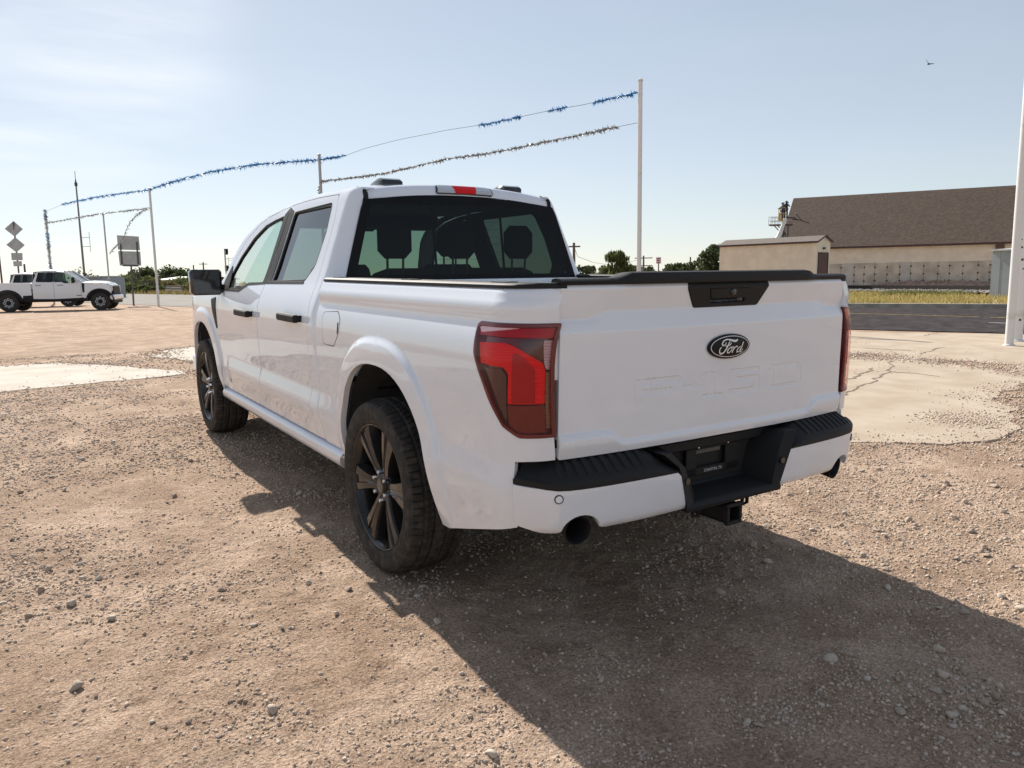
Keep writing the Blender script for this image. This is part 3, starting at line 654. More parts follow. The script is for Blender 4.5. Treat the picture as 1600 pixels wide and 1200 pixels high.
# centre high brake lamp on the rear header
def lamp_fn(off):
    def f(x, v):
        j = v*4; j0 = np.clip(np.floor(j).astype(int), 0, 3); fr_ = j - j0
        P0 = np.array([roof_pt(a/.622, int(k)) for a, k in zip(x, j0)]); P1 = np.array([roof_pt(a/.622, int(k)+1) for a, k in zip(x, j0)])
        P = P0*(1-fr_[:,None]) + P1*fr_[:,None]; P[:,1] -= off; return P
    return f
lampo = [(-.195,.30),(-.185,.86),(-.165,.96),(.165,.96),(.185,.86),(.195,.30),(.185,.12),(-.185,.12)]
hl = panel('brake_lamp', lampo, lamp_fn(.010), M_BLKG, roof, h=.02, fl=.014, bev=.002, out=(0,-1,0))
panel('clear_lens', [(-.188,.22),(-.176,.88),(-.085,.88),(-.070,.22)], lamp_fn(.0135), M_CLEAR, hl, h=.02, fl=.004, out=(0,-1,0))
panel('clear_lens', [(.188,.22),(.176,.88),(.085,.88),(.070,.22)], lamp_fn(.0135), M_CLEAR, hl, h=.02, fl=.004, out=(0,-1,0))
panel('red_lens', [(-.068,.20),(-.083,.90),(.083,.90),(.068,.20)], lamp_fn(.0145), M_REDB, hl, h=.02, fl=.005, out=(0,-1,0))
# rear window
def back_fn(off):
    return lambda x, z: np.stack([x, cab_back(z) - .018*(1-(x/.8)**2) + off + 0*x, z + 0*x], -1)
zt = lambda x: 1.834 - .036*(x/.63)**2
glassp = [(-float(GL(1.352))-.014,1.352)] + [(-float(GL(z))-.014, z) for z in (1.45,1.55,1.65,1.75)] + [(x, zt(x)) for x in np.linspace(-.645, .645, 15)] + [(float(GL(z))+.014, z) for z in (1.75,1.65,1.55,1.45,1.352)]
inner = [(-.735,1.375),(-.612,1.772)] + [(x, 1.812-.016*(x/.63)**2-.028) for x in np.linspace(-.58,.58,9)] + [(.612,1.772),(.735,1.375)]
inner = rnd(inner, .03)
rw = panel('rear_window', inner, back_fn(-.0045), G_REAR, TR, h=.06, fl=0, out=(0,-1,0))
panel('glass_border', glassp, back_fn(-.004), mat('glass_frit', (.007,.007,.009), .25, spec=.12), rw, h=.04, holes=[inner], fl=.014, bev=.001, out=(0,-1,0))
for s in (-1, 1): b = MB(); b.tube([(s*.235, float(cab_back(1.375))-.012, 1.375), (s*.235, float(cab_back(1.78))-.012, 1.78)], .008, 5); b.build('slider_frame', M_BLK, rw)
hd = MB()
for zz in np.arange(1.42, 1.76, .045): hd.tube([(-.22, float(cab_back(zz))-.013, zz), (0, float(cab_back(zz))-.0175, zz), (.22, float(cab_back(zz))-.013, zz)], .0008, 4)
hd.build('heater_wires', M_BLK, rw)
# cab back wall below the glass, cowl, windshield, hood, nose
b = MB(); b.box(-.84, .84, .800, .822, .5, 1.36); b.build('cab_back_panel', M_PAINT, TR)
def ws_fn(t, v):
    hw = .60 + (.80-.60)*v; x = t*hw
    y = 2.56 + (3.36-2.56)*v + .0*t - (.10 + .14*v)*np.abs(t)**2.2; z = 1.862 + (1.27-1.862)*v - .06*v*(1-v)*0 + .03*np.sin(np.pi*v) - .03*np.abs(t)**2
    return np.stack([x, y, z], -1)
panel('windshield', rnd([(-1,0),(1,0),(1,1),(-1,1)], .02), ws_fn, G_WS, TR, h=.08, fl=0, out=(0,1,1))
def hood_fn(t, v):
    hw = .80 + .05*v; x = t*hw; y = 3.30 + 1.22*v - .10*np.abs(t)**2.5*v; z = 1.275 - .03*v - .10*v**3 - .05*np.abs(t)**3 + .02*sstep(.45,.55,np.abs(t))*0
    return np.stack([x, y, z], -1)
panel('hood', [(-1,0),(1,0),(1,1),(-1,1)], hood_fn, M_PAINT, TR, h=.05, out=(0,0,1))
b = MB(); b.box(-.80, .80, 3.10, 3.36, 1.14, 1.235, .02); b.build('cowl', M_BLK, TR)
# front fenders
FEN = [(3.110,1.235),(3.132,1.0),(3.132,.50)] 
arcf = [(FA[0]+FA[2]*math.copysign(abs(math.cos(a))**(2/2.35), math.cos(a)), FA[1]+FA[3]*abs(math.sin(a))**(2/2.35)) for a in np.linspace(math.pi, 0, 30)]
FEN = [(4.50,.62),(4.55,.95),(4.50,1.14),(4.2,1.19),(3.7,1.228),(3.25,1.255),(3.110,1.255),(3.132,1.0),(3.132,.50),(3.19,.40),(3.20,.42)] + arcf + [(4.145,.55)]
FENP = (lambda A, n=110: np.concatenate([np.c_[A[0]+A[2]*(1+q/.55)*np.sign(np.cos(np.linspace(0,math.pi,n)))*np.abs(np.cos(np.linspace(0,math.pi,n)))**(2/2.35), A[1]+A[3]*(1+q/.55)*np.abs(np.sin(np.linspace(0,math.pi,n)))**(2/2.35)] for q in (.02,.045,.07,.085,.095,.105,.115,.125,.14)]))(FA)
panel('front_fender', FEN, side_fn, M_PAINT, TR, h=.035, hb=.02, pts=FENP, mirror=BOTH, fl=.03)
panel('fender_vent', rnd([(3.205,1.190),(3.345,1.170),(3.30,1.10),(3.175,.945),(3.150,.945),(3.17,1.08)], .012), side_fn, M_BLK, TR, h=.03, off=.005, fl=.01, mirror=BOTH)
for s in (-1, 1):
    b = MB(); b.add([(s*.80,3.3,1.225),(s*.93,3.3,1.240),(s*.92,4.48,1.14),(s*.80,4.45,1.14)], [(0,1,2,3)]); b.build('fender_shelf', M_PAINT, TR)
b = MB(); b.box(-.80,.80,4.40,4.60,.50,1.13,.05); b.build('grille', M_BLK, TR)
b = MB(); b.box(-.92,.92,4.42,4.66,.40,.64,.06); b.build('front_bumper', M_PAINT, TR)
for s in (-1, 1):
    b = MB(); b.box(s*.72, s*.86, 4.38, 4.56, .86, 1.10, .03); b.build('headlight', M_CLEAR, TR)
# rockers
f_rk = pchip([(.345,.84),(.352,.885),(.362,.925),(.385,.955),(.43,.968),(.452,.962),(.462,.946),(.470,.925)])
def rk_fn(y, z): return np.stack([-(f_rk(z)+0*y), y+0*z, z+0*y], -1)
panel('rocker', [(.565,.352),(.50,.46),(.50,.468),(3.13,.468),(3.20,.385),(3.185,.35)], rk_fn, M_PAINT, TR, h=.02, hb=.015, mirror=BOTH, fl=.03)
# --- bed sides
arcr = [(RA[0]+RA[2]*math.copysign(abs(math.cos(a))**(2/2.35), math.cos(a)), RA[1]+RA[3]*abs(math.sin(a))**(2/2.35)) for a in np.linspace(0, math.pi, 34)]
TLO = rnd([(-.906,1.231,.02),(-.910,1.125,.05),(-.945,1.066,.05),(-1.002,.987,0),(-1.072,.884,.03),(-1.13,.848,.04),(-1.256,.848,0),(-1.256,1.231,0)], .01)
BED = [(.772,.475),(.772,1.30),(.770,1.354),(-1.10,1.354),(-1.252,1.354),(-1.252,1.236)] 
TLC = rnd([(-.901,1.236,.02),(-.905,1.125,.05),(-.940,1.066,.05),(-.998,.984,0),(-1.068,.880,.03),(-1.128,.843,.04),(-1.252,.843,0)], .0)
BED += [p for p in TLC if p[0] > -1.2535] + [(-1.252,.764,),(-1.16,.763),(-1.108,.760),(-1.104,.522),(-.60,.372),(-.545,.372)]
BED += [p for p in arcr[::-1]] + [(.46,.40),(.492,.46),(.53,.475)]
us = np.arange(-1.1, .76, .02); cre = np.concatenate([np.c_[us, np.full(len(us), zc)] for zc in (.64,.652,.664,.676,.70,.73,.745,.752,.760)] + [np.c_[np.arange(-1.25,-1.0,.012), np.full(21, zc)] for zc in (.78,.81,1.27,1.30,1.33)])
ang = np.linspace(0, math.pi, 60)
def flare_pts(A, n=110):
    a_ = np.linspace(0, math.pi, n); out = []
    for rr_ in (.015,.03,.045,.06,.075,.085,.095,.105,.115,.125,.135,.15):
        k_ = 1+rr_/.55; out.append(np.c_[A[0]+A[2]*k_*np.sign(np.cos(a_))*np.abs(np.cos(a_))**(2/2.35), A[1]+A[3]*k_*np.abs(np.sin(a_))**(2/2.35)])
    return np.concatenate(out)
cre = np.concatenate([cre, flare_pts(RA)])
bsL, bsR = panel('bed_side', BED, bed_fn, M_PAINT, TR, h=.025, hb=.012, pts=cre, mirror=BOTH, fl=.03)
FUEL = rnd([(.676,1.190,.03),(.662,1.028,.03),(.50,1.028,.05),(.432,1.10,.03),(.425,1.165,.02),(.47,1.200,.03)], .03)
def grow(poly, d):
    c_ = np.mean(np.array(poly), 0); return [tuple(np.array(p)+(np.array(p)-c_)/np.linalg.norm(np.array(p)-c_)*d) for p in poly]
panel('fuel_door_gap', grow(FUEL, .005), bed_fn, M_DARK, bsL, h=.04, off=.0006, fl=0, holes=[FUEL])
panel('fuel_door', FUEL, bed_fn, M_PAINT, bsL, h=.03, off=.0012, fl=.002, bev=.001)
panel('fuel_door_tab', [(.438,1.145),(.438,1.10),(.448,1.09),(.448,1.15)], bed_fn, M_BLK, bsL, h=.03, off=.003, fl=.003)
# tail lights
for s in (0, 1):
    tl = panel('tail_light', TLO, bed_fn, M_REDD, TR, h=.02, hb=.012, off=-.018, fl=0, mirror=bool(s))
    panel('lens_rim', TLO, bed_fn, M_REDD, tl, h=.02, hb=.012, off=.006, fl=.03, bev=.004, holes=[grow0(TLO, .011)], mirror=bool(s))
    panel('outer_lens', grow0(TLO, .010), bed_fn, G_LENS, tl, h=.02, hb=.012, off=.005, fl=0, mirror=bool(s))
    kw = dict(h=.02, hb=.012, mirror=bool(s), bev=.001)
    panel('upper_bar', rnd([(-.914,1.224),(-.916,1.190),(-1.10,1.190),(-1.250,1.186),(-1.250,1.224)], .006), bed_fn, M_RED, tl, off=-.004, fl=.006, **kw)
    panel('brake_lens', rnd([(-.925,1.163,.004),(-1.071,1.170,.03),(-1.116,1.156,.03),(-1.222,1.099,.02),(-1.229,1.070,.01),(-1.226,.963,.004),(-1.091,.962,.004),(-1.095,1.066,.02),(-1.072,1.088,.015),(-.944,1.091,.004)], .005), bed_fn, M_REDB, tl, off=-.008, fl=.006, **kw)
    panel('brake_lens_core', rnd([(-1.109,1.140,.012),(-1.150,1.118,.02),(-1.190,1.080,.012),(-1.190,.966,.004),(-1.108,.966,.004)], .005), bed_fn, M_RED, tl, off=-.005, fl=.004, **kw)
    panel('smoked_lens', rnd([(-.952,1.076),(-1.064,1.078),(-1.084,1.058),(-1.083,.885),(-1.062,.905)], .008), bed_fn, M_SMOKE, tl, off=-.010, fl=.006, **kw)
    panel('smoked_lens', rnd([(-1.115,1.180),(-1.213,1.179),(-1.221,1.109),(-1.135,1.156)], .006), bed_fn, M_SMOKE, tl, off=-.010, fl=.006, **kw)
    panel('reverse_lens', rnd([(-1.214,1.178),(-1.244,1.177),(-1.250,1.082),(-1.233,1.080),(-1.224,1.102)], .003), bed_fn, M_CLEAR, tl, off=-.006, fl=.006, **kw)
    panel('side_marker', rnd([(-1.233,1.070),(-1.249,1.070),(-1.246,.876),(-1.229,.876)], .003), bed_fn, M_AMB, tl, off=-.008, fl=.006, **kw)
    panel('lower_lens', rnd([(-1.089,.955),(-1.226,.956),(-1.224,.862),(-1.125,.860),(-1.094,.875)], .012), bed_fn, M_REDL, tl, off=-.006, fl=.006, **kw)
# --- bed tub, rails, wheel wells
b = MB(); b.box(-.60,.60,-1.16,.74,.80,.83); b.box(-.80,-.60,-1.16,-.48,.80,.829); b.box(.60,.80,-1.16,-.48,.80,.829); b.box(-.80,-.60,.38,.74,.80,.829); b.box(.60,.80,.38,.74,.80,.829); b.box(-.80,-.60,-.52,.42,1.025,1.04); b.box(.60,.80,-.52,.42,1.025,1.04); b.build('bed_floor', M_BLK, TR)
b = MB(); b.box(-.82,.82,.735,.762,.80,1.348,.01); b.build('bed_front_wall', M_PAINT, TR)
for s in (-1, 1):
    b = MB(); b.box(s*.79, s*.81, -1.16, .735, 1.04, 1.335); b.build('bed_inner_wall', M_PAINT, TR)
    V = []; prof = [0]*6
    ys = list(np.arange(.765,-1.0,-.08)) + list(np.arange(-1.0,-1.25,-.02)) + [-1.252]
    for u in ys:
        P = bed_fn(np.array([u]), np.array([1.350]))[0]; yi = max(P[1], -1.165) if u < -1.0 else u
        O = Vector((P[0], P[1])); I = Vector((-.784, max(-1.165, u) if u > -1.165 else -1.165)); dv_ = (I-O)
        dv_ = dv_ if dv_.length > .03 else Vector((0,.03)); e_ = dv_.normalized()
        for (k_, z_) in ((O-e_*.004, 1.350), (O-e_*.003, 1.361), (O+e_*.008, 1.368), (O+dv_*.9, 1.369), (O+dv_, 1.360), (O+dv_, 1.33)): V.append((k_.x*(-s), k_.y, z_))
    n_ = len(prof); F = [(j*n_+i, j*n_+i+1, (j+1)*n_+i+1, (j+1)*n_+i) for j in range(len(ys)-1) for i in range(n_-1)] + [tuple(range(n_)), tuple((len(ys)-1)*n_+i for i in range(n_))[::-1]]
    bb = MB(); bb.add(V, F); rc = bb.build('bed_rail_cap', M_BLK, TR, ang=50)
    bb = MB()
    for y0, y1 in ((.60,.70),(-.25,-.15),(-1.0,-.9)): bb.box(s*.85, s*.90, y0, y1, 1.368, 1.372, .001)
    o_ = bb.build('stake_pockets', M_DARK, rc); o_['kind'] = 'stuff'
    # liners
    for nm, A, w0, w1 in (('wheel_liner', RA, .62, .935), ('wheel_liner', FA, .60, .93)):
        aa = np.linspace(0, math.pi, 30); V = []
        for a in aa:
            cy = A[0]+(A[2]+.035)*math.copysign(abs(math.cos(a))**(2/2.35), math.cos(a)); cz = A[1]+(A[3]+.03)*math.copysign(abs(math.sin(a))**(2/2.35), math.sin(a))
            V += [(s*w1, cy, cz), (s*w0, cy, cz)]
        bb = MB(); bb.add(V, [(2*i, 2*i+1, 2*i+3, 2*i+2) for i in range(29)]); bb.add([(s*w0, A[0]-.5, .42), (s*w0, A[0]+.5, .42), (s*w0, A[0]+.5, 1.0), (s*w0, A[0]-.5, 1.0)], [(0,1,2,3)])
        for k in (-.35, 0, .32): bb.tube([(s*.68, A[0]+k, A[1]+A[3]-.06), (s*.9, A[0]+k, A[1]+A[3]-.04)], .012, 5)
        bb.build(nm, M_LINER, TR)
# --- tailgate
for s in (-1, 1): b = MB(); b.box(s*.792, s*.836, -1.142, -1.08, .77, 1.345); b.build('gap_shade_strip', M_DARK, TR)  # dark strip added behind the lamp-to-tailgate gap, standing in for its shade
fine = []
for (x0, x1, z0, z1) in LET:
    for xx in np.arange(x0, x1+.001, .012):
        for zz in (z0-.003, z0, z0+.003, z1-.003, z1, z1+.003): fine.append((xx, zz))
    for zz in np.arange(z0, z1+.001, .008):
        for xx in (x0-.003, x0, x0+.003, x1-.003, x1, x1+.003): fine.append((xx, zz))
fine = np.unique(np.round(np.array(fine), 4), axis=0)
xs = np.arange(-.79,.79,.012); fine = np.concatenate([fine] + [np.c_[xs, np.full(len(xs), zc)] for zc in (.78,.79,.80,.81,.83,.845,.855,1.186,1.192,1.198,1.204,1.212,1.235,1.243,1.25,1.257,1.262,1.267,1.273,1.28,1.336,1.342,1.348,1.354)])
TG = rnd([(-.798,.760,.01),(.798,.760,.01),(.790,1.362,.004),(-.790,1.362,.004)], .01)
tg = panel('tailgate', TG, tg_fn, M_PAINT, TR, holes=[rnd([(-.115,1.338),(.115,1.338),(.095,1.280),(-.095,1.280)], .005)], h=.025, hb=.02, pts=fine, out=(0,-1,0), fl=.05, bev=.003)
b = MB(); b.box(-.79,.79,-1.150,-1.12,.77,1.35); b.build('tailgate_inner', M_PAINT, tg)
# black top cap with raised middle
secs = []
for x in list(np.linspace(-.792,-.50,10)) + list(np.linspace(-.48,.48,24)) + list(np.linspace(.50,.792,10)):
    r_ = 1 - float(sstep(.48,.56,abs(x))); yo = .035*(abs(x)/.8)**3
    zt_ = 1.384 + .020*r_; yb = -1.207 - .012*r_ + yo
    secs.append([(x,-1.188+yo,1.358),(x,yb,1.362),(x,yb-.004,1.372),(x,yb+.006,zt_-.004),(x,yb+.03,zt_),(x,-1.12,zt_-.004),(x,-1.11,1.36)])
V = [p for q in secs for p in q]; n_ = 7
F = [(j*n_+i, j*n_+i+1, (j+1)*n_+i+1, (j+1)*n_+i) for j in range(len(secs)-1) for i in range(n_-1)] + [tuple(range(n_)), tuple((len(secs)-1)*n_+i for i in range(n_))[::-1]]
bb = MB(); bb.add(V, F); bb.build('top_cap', M_BLK, tg, ang=50)
HT = rnd([(-.195,1.362,0),(.232,1.362,0),(.240,1.345,.01),(.215,1.312,.02),(.165,1.272,.015),(-.178,1.263,.01)], .004)
HT = rnd([(-.220,1.364,0),(.220,1.364,0),(.226,1.342,.012),(.178,1.268,.012),(-.178,1.268,.012),(-.226,1.342,.012)], .004)
ho = rnd([(-.115,1.338),(.115,1.338),(.095,1.280),(-.095,1.280)], .005)
ht = panel('handle_trim', HT, tg_fn, M_BLK, tg, h=.02, hb=.012, off=.006, holes=[ho], out=(0,-1,0), fl=.02, bev=.003)
panel('handle_cup', ho, tg_fn, M_DARK, ht, h=.03, off=-.03, fl=0, out=(0,-1,0))
panel('pull_handle', rnd([(-.110,1.335),(.110,1.335),(.098,1.302),(-.098,1.302)], .004), tg_fn, M_BLK, ht, h=.02, off=.010, out=(0,-1,0), fl=.02, bev=.003)
b = MB(); b.lathe([(0,.001),(0,.010),(-.006,.014),(-.010,.012),(-.012,.006),(-.012,.0005)], 'y', 16, (.015,-1.204,1.322)); b.build('camera', M_BLKG, ht)
# emblem
EZ = 1.1105
def ell(a, bq, n=48): return [(a*math.cos(2*math.pi*k/n), EZ+bq*math.sin(2*math.pi*k/n)) for k in range(n)]
def em_fn(off): return lambda x, z: np.stack([x, -1.2085-off-.010*(1-np.clip((x/.118)**2+((z-EZ)/.048)**2, 0, 1))+0*x, z], -1)
em = panel('emblem', ell(.1165,.0475), em_fn(.006), mat('emblem_black', (.010,.010,.011), .35, spec=.15), tg, h=.012, hb=.01, fl=.02, bev=.002, out=(0,-1,0))
panel('emblem_ring', ell(.1085,.0415), em_fn(.0072), M_WHITE, em, h=.02, hb=.008, holes=[ell(.1055,.0390)], fl=0, out=(0,-1,0))
FORD = [[(.012,.029,2.4),(.004,.025,3.6),(-.007,.024,4.0),(-.022,.027,3.6),(-.037,.031,2.4),(-.051,.032,2.2),(-.064,.029,2.4),(-.072,.024,2.8),(-.076,.018,3.0),(-.077,.013,3.0),(-.071,.010,2.4),(-.064,.011,1.8),(-.058,.017,1.6),(-.056,.022,1.2)],
 [(-.032,.028,1.2),(-.040,.019,2.2),(-.046,.010,2.8),(-.053,-.001,3.2),(-.060,-.010,3.4),(-.068,-.018,3.2),(-.080,-.022,3.0),(-.088,-.017,2.8),(-.090,-.008,2.6),(-.087,-.001,2.2),(-.080,.004,1.4)],
 [(-.060,.005,1.4),(-.053,.008,1.8),(-.043,.009,1.8),(-.035,.011,1.8),(-.030,.016,2.0),(-.029,.019,2.2)],
 [(-.031,.002,2),(-.040,-.004,2.4),(-.047,-.012,2.6),(-.047,-.018,2.6),(-.041,-.021,2.2),(-.032,-.017,2.0),(-.025,-.009,2.4),(-.024,-.001,2.2),(-.030,.002,1.8),(-.020,.001,1.4),(-.013,.003,1.4)],
 [(-.011,.002,1.8),(-.014,-.005,2.4),(-.019,-.017,2.6),(-.020,-.022,2)], [(-.016,-.012,1.4),(-.007,-.002,1.8),(0,.002,2.2),(.006,.003,2.2),(.007,-.001,1.8)],
 [(.028,.001,1.8),(.015,-.005,2.2),(.008,-.013,2.4),(.009,-.021,2.4),(.016,-.020,1.8),(.025,-.013,1.6),(.031,-.005,1.8)], [(.047,.018,2.2),(.040,.008,2.6),(.034,-.005,2.6),(.028,-.016,2.4),(.028,-.022,2),(.035,-.021,1.6),(.042,-.013,1.3),(.044,-.009,1)]]
bb = MB()
for st in FORD:
    P = np.array([(p[0]+.024, p[1]+EZ-.0035, p[2]*.00105) for p in st]); t = np.arange(len(P)); tt = np.linspace(0, len(P)-1, len(P)*4)
    cs = [pchip(list(zip(t, P[:,k])))(tt) for k in range(3)]
    C2 = np.c_[cs[0], cs[1]]; tn = np.gradient(C2, axis=0); tn /= np.maximum(np.linalg.norm(tn, axis=1, keepdims=True), 1e-9); nr = np.c_[-tn[:,1], tn[:,0]]
    A = C2+nr*cs[2][:,None]; B = C2-nr*cs[2][:,None]; n_ = len(C2); f_ = em_fn(.0085); A3 = f_(A[:,0], A[:,1]); B3 = f_(B[:,0], B[:,1])
    bb.add(list(A3)+list(B3), [(i, i+1, n_+i+1, n_+i) for i in range(n_-1)])
bb.build('emblem_script', M_WHITE, em, flat=True, fix=False)
# --- rear bumper
px_s = pchip([(0,0),(.35,.35),(.6,.6),(.78,.778),(.85,.842),(.91,.888),(1.0,.938),(1.06,.962)]); py_s = pchip([(0,-1.272),(.35,-1.270),(.6,-1.258),(.78,-1.234),(.85,-1.210),(.91,-1.172),(1.0,-1.100),(1.06,-1.042)])
def plan(s, o):
    a = np.abs(s); sg = np.where(s < 0, -1, 1); e = 1e-3
    dx = px_s(a+e)-px_s(a-e); dy = py_s(a+e)-py_s(a-e); l_ = np.sqrt(dx*dx+dy*dy); nx, ny = dy/l_, -dx/l_
    return sg*(px_s(a)+nx*o), py_s(a)+ny*o
f_bo = pchip([(.498,-.05),(.506,-.022),(.52,-.008),(.545,0),(.60,.006),(.66,.010),(.685,.010)])
def bump_fn(s, z):
    x, y = plan(s, f_bo(z)); return np.stack([x, y, z+0*s], -1)
bumper = bpy.data.objects.new('rear_bumper', None); COL.objects.link(bumper); bumper.parent = TR
arcn = [(.748+.078*math.cos(a), .512+.062*math.sin(a)) for a in np.linspace(0.1, math.pi-.1, 12)]
for s in (-1, 1):
    o_ = [(.262,.500),(.285,.585),(.312,.652),(.328,.665),(.60,.668),(.80,.670),(.86,.672),(.93,.676),(.998,.680),(.998,.535),(.90,.512),(.84,.512)] + arcn + [(.655,.510)]
    pn = panel('painted_panel', [(s*a, z) for a, z in o_], bump_fn, M_PAINT, bumper, h=.025, hb=.015, out=(0,-1,0), fl=.05, bev=.003)
    sx_ = s*.838; P = bump_fn(np.array([sx_]), np.array([.640]))[0]; x2, y2 = plan(np.array([sx_]), np.array([.05])); nv = Vector((float(x2[0])-P[0], float(y2[0])-P[1], 0)).normalized()
    bb = MB(); bb.lathe([(-.004,.0160),(.0025,.0160),(.003,.0135)], 'z', 20); bb2 = MB(); bb2.lathe([(-.004,.0125),(.004,.0120),(.005,.0005)], 'z', 20)
    Q = nv.to_track_quat('Z', 'Y').to_matrix().to_4x4(); Q.translation = Vector(P)
    for q_, mm, nm in ((bb, M_BLK, 'sensor_ring'), (bb2, M_PAINT, 'parking_sensor')):
        q_.V = [tuple(Q @ Vector(v)) for v in q_.V]; q_.build(nm, mm, bumper)
# step pads
def pad_sec(sv, flat_z):
    out = []
    for (o, z) in ((.012,.668),(.013,.688),(.005,.701),(-.030,.726),(-.060,.745),(-.080,.755)):
        zz = .668 + (z-.668)*(flat_z-.668)/(.755-.668) + (float(sstep(.82,.98,abs(sv)))*.018 if z < .70 else 0)
        x, y = plan(np.array([sv]), np.array([o])); out.append((float(x[0]), float(y[0]), zz))
    for yy in (-1.150, -1.125):
        out.append((out[-1][0]*(.985 if yy > -1.14 else 1), max(yy, out[5][1]+.004*(1 if yy < -1.14 else 2)), flat_z-.002 if yy < -1.14 else flat_z-.03))
    return out
for s in (-1, 1):
    S_ = [pad_sec(s*a, z) for a, z in [(.315,.672),(.335,.690),(.365,.715),(.40,.738),(.44,.752)] + [(q, .755) for q in np.arange(.48, .97, .04)] + [(.975,.757),(.990,.755),(.997,.745)]]
    n_ = 8; V = [p for q in S_ for p in q]; F = [(j*n_+i, j*n_+i+1, (j+1)*n_+i+1, (j+1)*n_+i) for j in range(len(S_)-1) for i in range(n_-1)] + [tuple(range(n_)), tuple((len(S_)-1)*n_+i for i in range(n_))]
    bb = MB(); bb.add(V, F); pd = bb.build('step_pad', M_BLK, bumper, ang=40)
    for a in np.arange(.47, .86, .040):
        bb = MB(); V = []
        for (o, z) in ((-.004,.7065),(-.030,.7275),(-.060,.7465),(-.078,.7555)):
            for da, dz in ((-.013,0),(-.010,.005),(.010,.005),(.013,0)):
                x, y = plan(np.array([s*(a+da)]), np.array([o])); V.append((float(x[0]), float(y[0]), z+dz))
        bb.add(V, [(i*4+k, i*4+k+1, (i+1)*4+k+1, (i+1)*4+k) for i in range(3) for k in range(3)] + [(0,1,2,3), (12,13,14,15)]); bb.build('tread_rib', M_BLK, bumper)
    # cheek beside the plate recess
    bb = MB()
    f0 = [(.262,-1.272,.497),(.312,-1.284,.652),(.330,-1.284,.690),(.385,-1.262,.738),(.330,-1.240,.735),(.272,-1.262,.672),(.235,-1.270,.575),(.222,-1.268,.500)]
    b0 = [(.262,-1.12,.497),(.312,-1.12,.652),(.33,-1.12,.69),(.385,-1.12,.738),(.300,-1.12,.738),(.235,-1.12,.672),(.205,-1.12,.575),(.195,-1.12,.500)]
    V = [(s*x, y, z) for x, y, z in f0] + [(s*x, y, z) for x, y, z in b0]; n_ = 8
    bb.add(V, [tuple(range(8))] + [(i, (i+1) % 8, 8+(i+1) % 8, 8+i) for i in range(8)]); bb.build('recess_cheek', M_BLK, bumper, ang=40)
    x = s*.262; bb = MB(); bb.lathe([(0,.001),(0,.012),(.004,.013)], 'y', 16, (s*.276,-1.281,.625)); bb.build('parking_sensor', M_BLKG, bumper)
bb = MB()
prof = [(-1.262,.496),(-1.274,.500),(-1.278,.514),(-1.270,.528),(-1.255,.534),(-1.14,.548),(-1.13,.56)]
bb.add([(x, y, z) for x in (-.275,-.2,-.1,0,.1,.2,.275) for y, z in prof], [(j*7+i, j*7+i+1, (j+1)*7+i+1, (j+1)*7+i) for j in range(6) for i in range(6)]); bb.build('lower_step', M_BLK, bumper, ang=40)
bb = MB(); bb.box(-.42,.42,-1.125,-1.10,.50,.752); bb.build('recess_back', M_DARK, bumper)
bb = MB(); bb.box(-.80,.80,-1.155,-1.11,.700,.742,.005); bb.build('bumper_beam', M_BLK, bumper)
# plate frame in the recess
pf = MB(); fz0, fz1 = .590, .742
for q in ((-.152,.152,fz1-.048,fz1),(-.152,.152,fz0,fz0+.030),(-.152,-.095,fz0,fz1),(.075,.152,fz0,fz1)): pf.box(q[0], q[1], -1.150, -1.140-.0005*abs(q[0]*7), q[2], q[3], .002)
plate = pf.build('plate_frame', M_BLK, bumper)
bb = MB(); bb.box(-.098,.06,-1.134,-1.130,.672,.688); bb.build('plate_lamp_bar', mat('bar_grey', (.10,.09,.08), .6), bumper)
def text(body, size, loc, par, m, width=None, rot=(math.pi/2,0,0), ext=.0004, name='lettering', shear=0):
    cu = bpy.data.curves.new(name, 'FONT'); cu.body = body; cu.size = size; cu.align_x = 'CENTER'; cu.align_y = 'CENTER'; cu.extrude = ext; cu.resolution_u = 2; cu.shear = shear
    t = bpy.data.objects.new(name, cu); COL.objects.link(t); bpy.context.view_layer.update()
    me = bpy.data.meshes.new_from_object(t.evaluated_get(bpy.context.evaluated_depsgraph_get())); bpy.data.objects.remove(t); bpy.data.curves.remove(cu)
    if width:
        xs_ = [v.co.x for v in me.vertices]; k = width/(max(xs_)-min(xs_))
        for v in me.vertices: v.co.x *= k
    o = link(name, me, m, par); o.location = loc; o.rotation_euler = rot; return o
M_PRINT = mat('print_white', (.55,.55,.55), .6)
text('BaileyToliverFord.com', .020, (0,-1.1525,fz1-.022), bumper, M_PRINT, .165, shear=.25)
text('STANTON, TX', .018, (0,-1.1525,fz0+.013), bumper, M_PRINT, .105)
for s in (-1, 1):
    bb = MB(); bb.tube([(s*.125+.015*math.cos(a), -1.152, fz1-.024+.007*math.sin(a)) for a in np.linspace(0, 6.283, 20)], .0012, 4, False); bb.build('plate_badge', M_PRINT, bumper)
    text('Ford', .009, (s*.125,-1.1525,fz1-.024), bumper, M_PRINT, .018, shear=.25)
    bb = MB(); bb.lathe([(0,.009),(-.004,.008),(-.005,.003)], 'y', 12, (s*.088,-1.150,fz1-.034)); bb.build('plate_bolt', M_CHR, bumper)
bb = MB(); bb.box(.175,.205,-1.128,-1.118,.60,.64,.004); bb.build('trailer_socket', M_DARK, bumper)
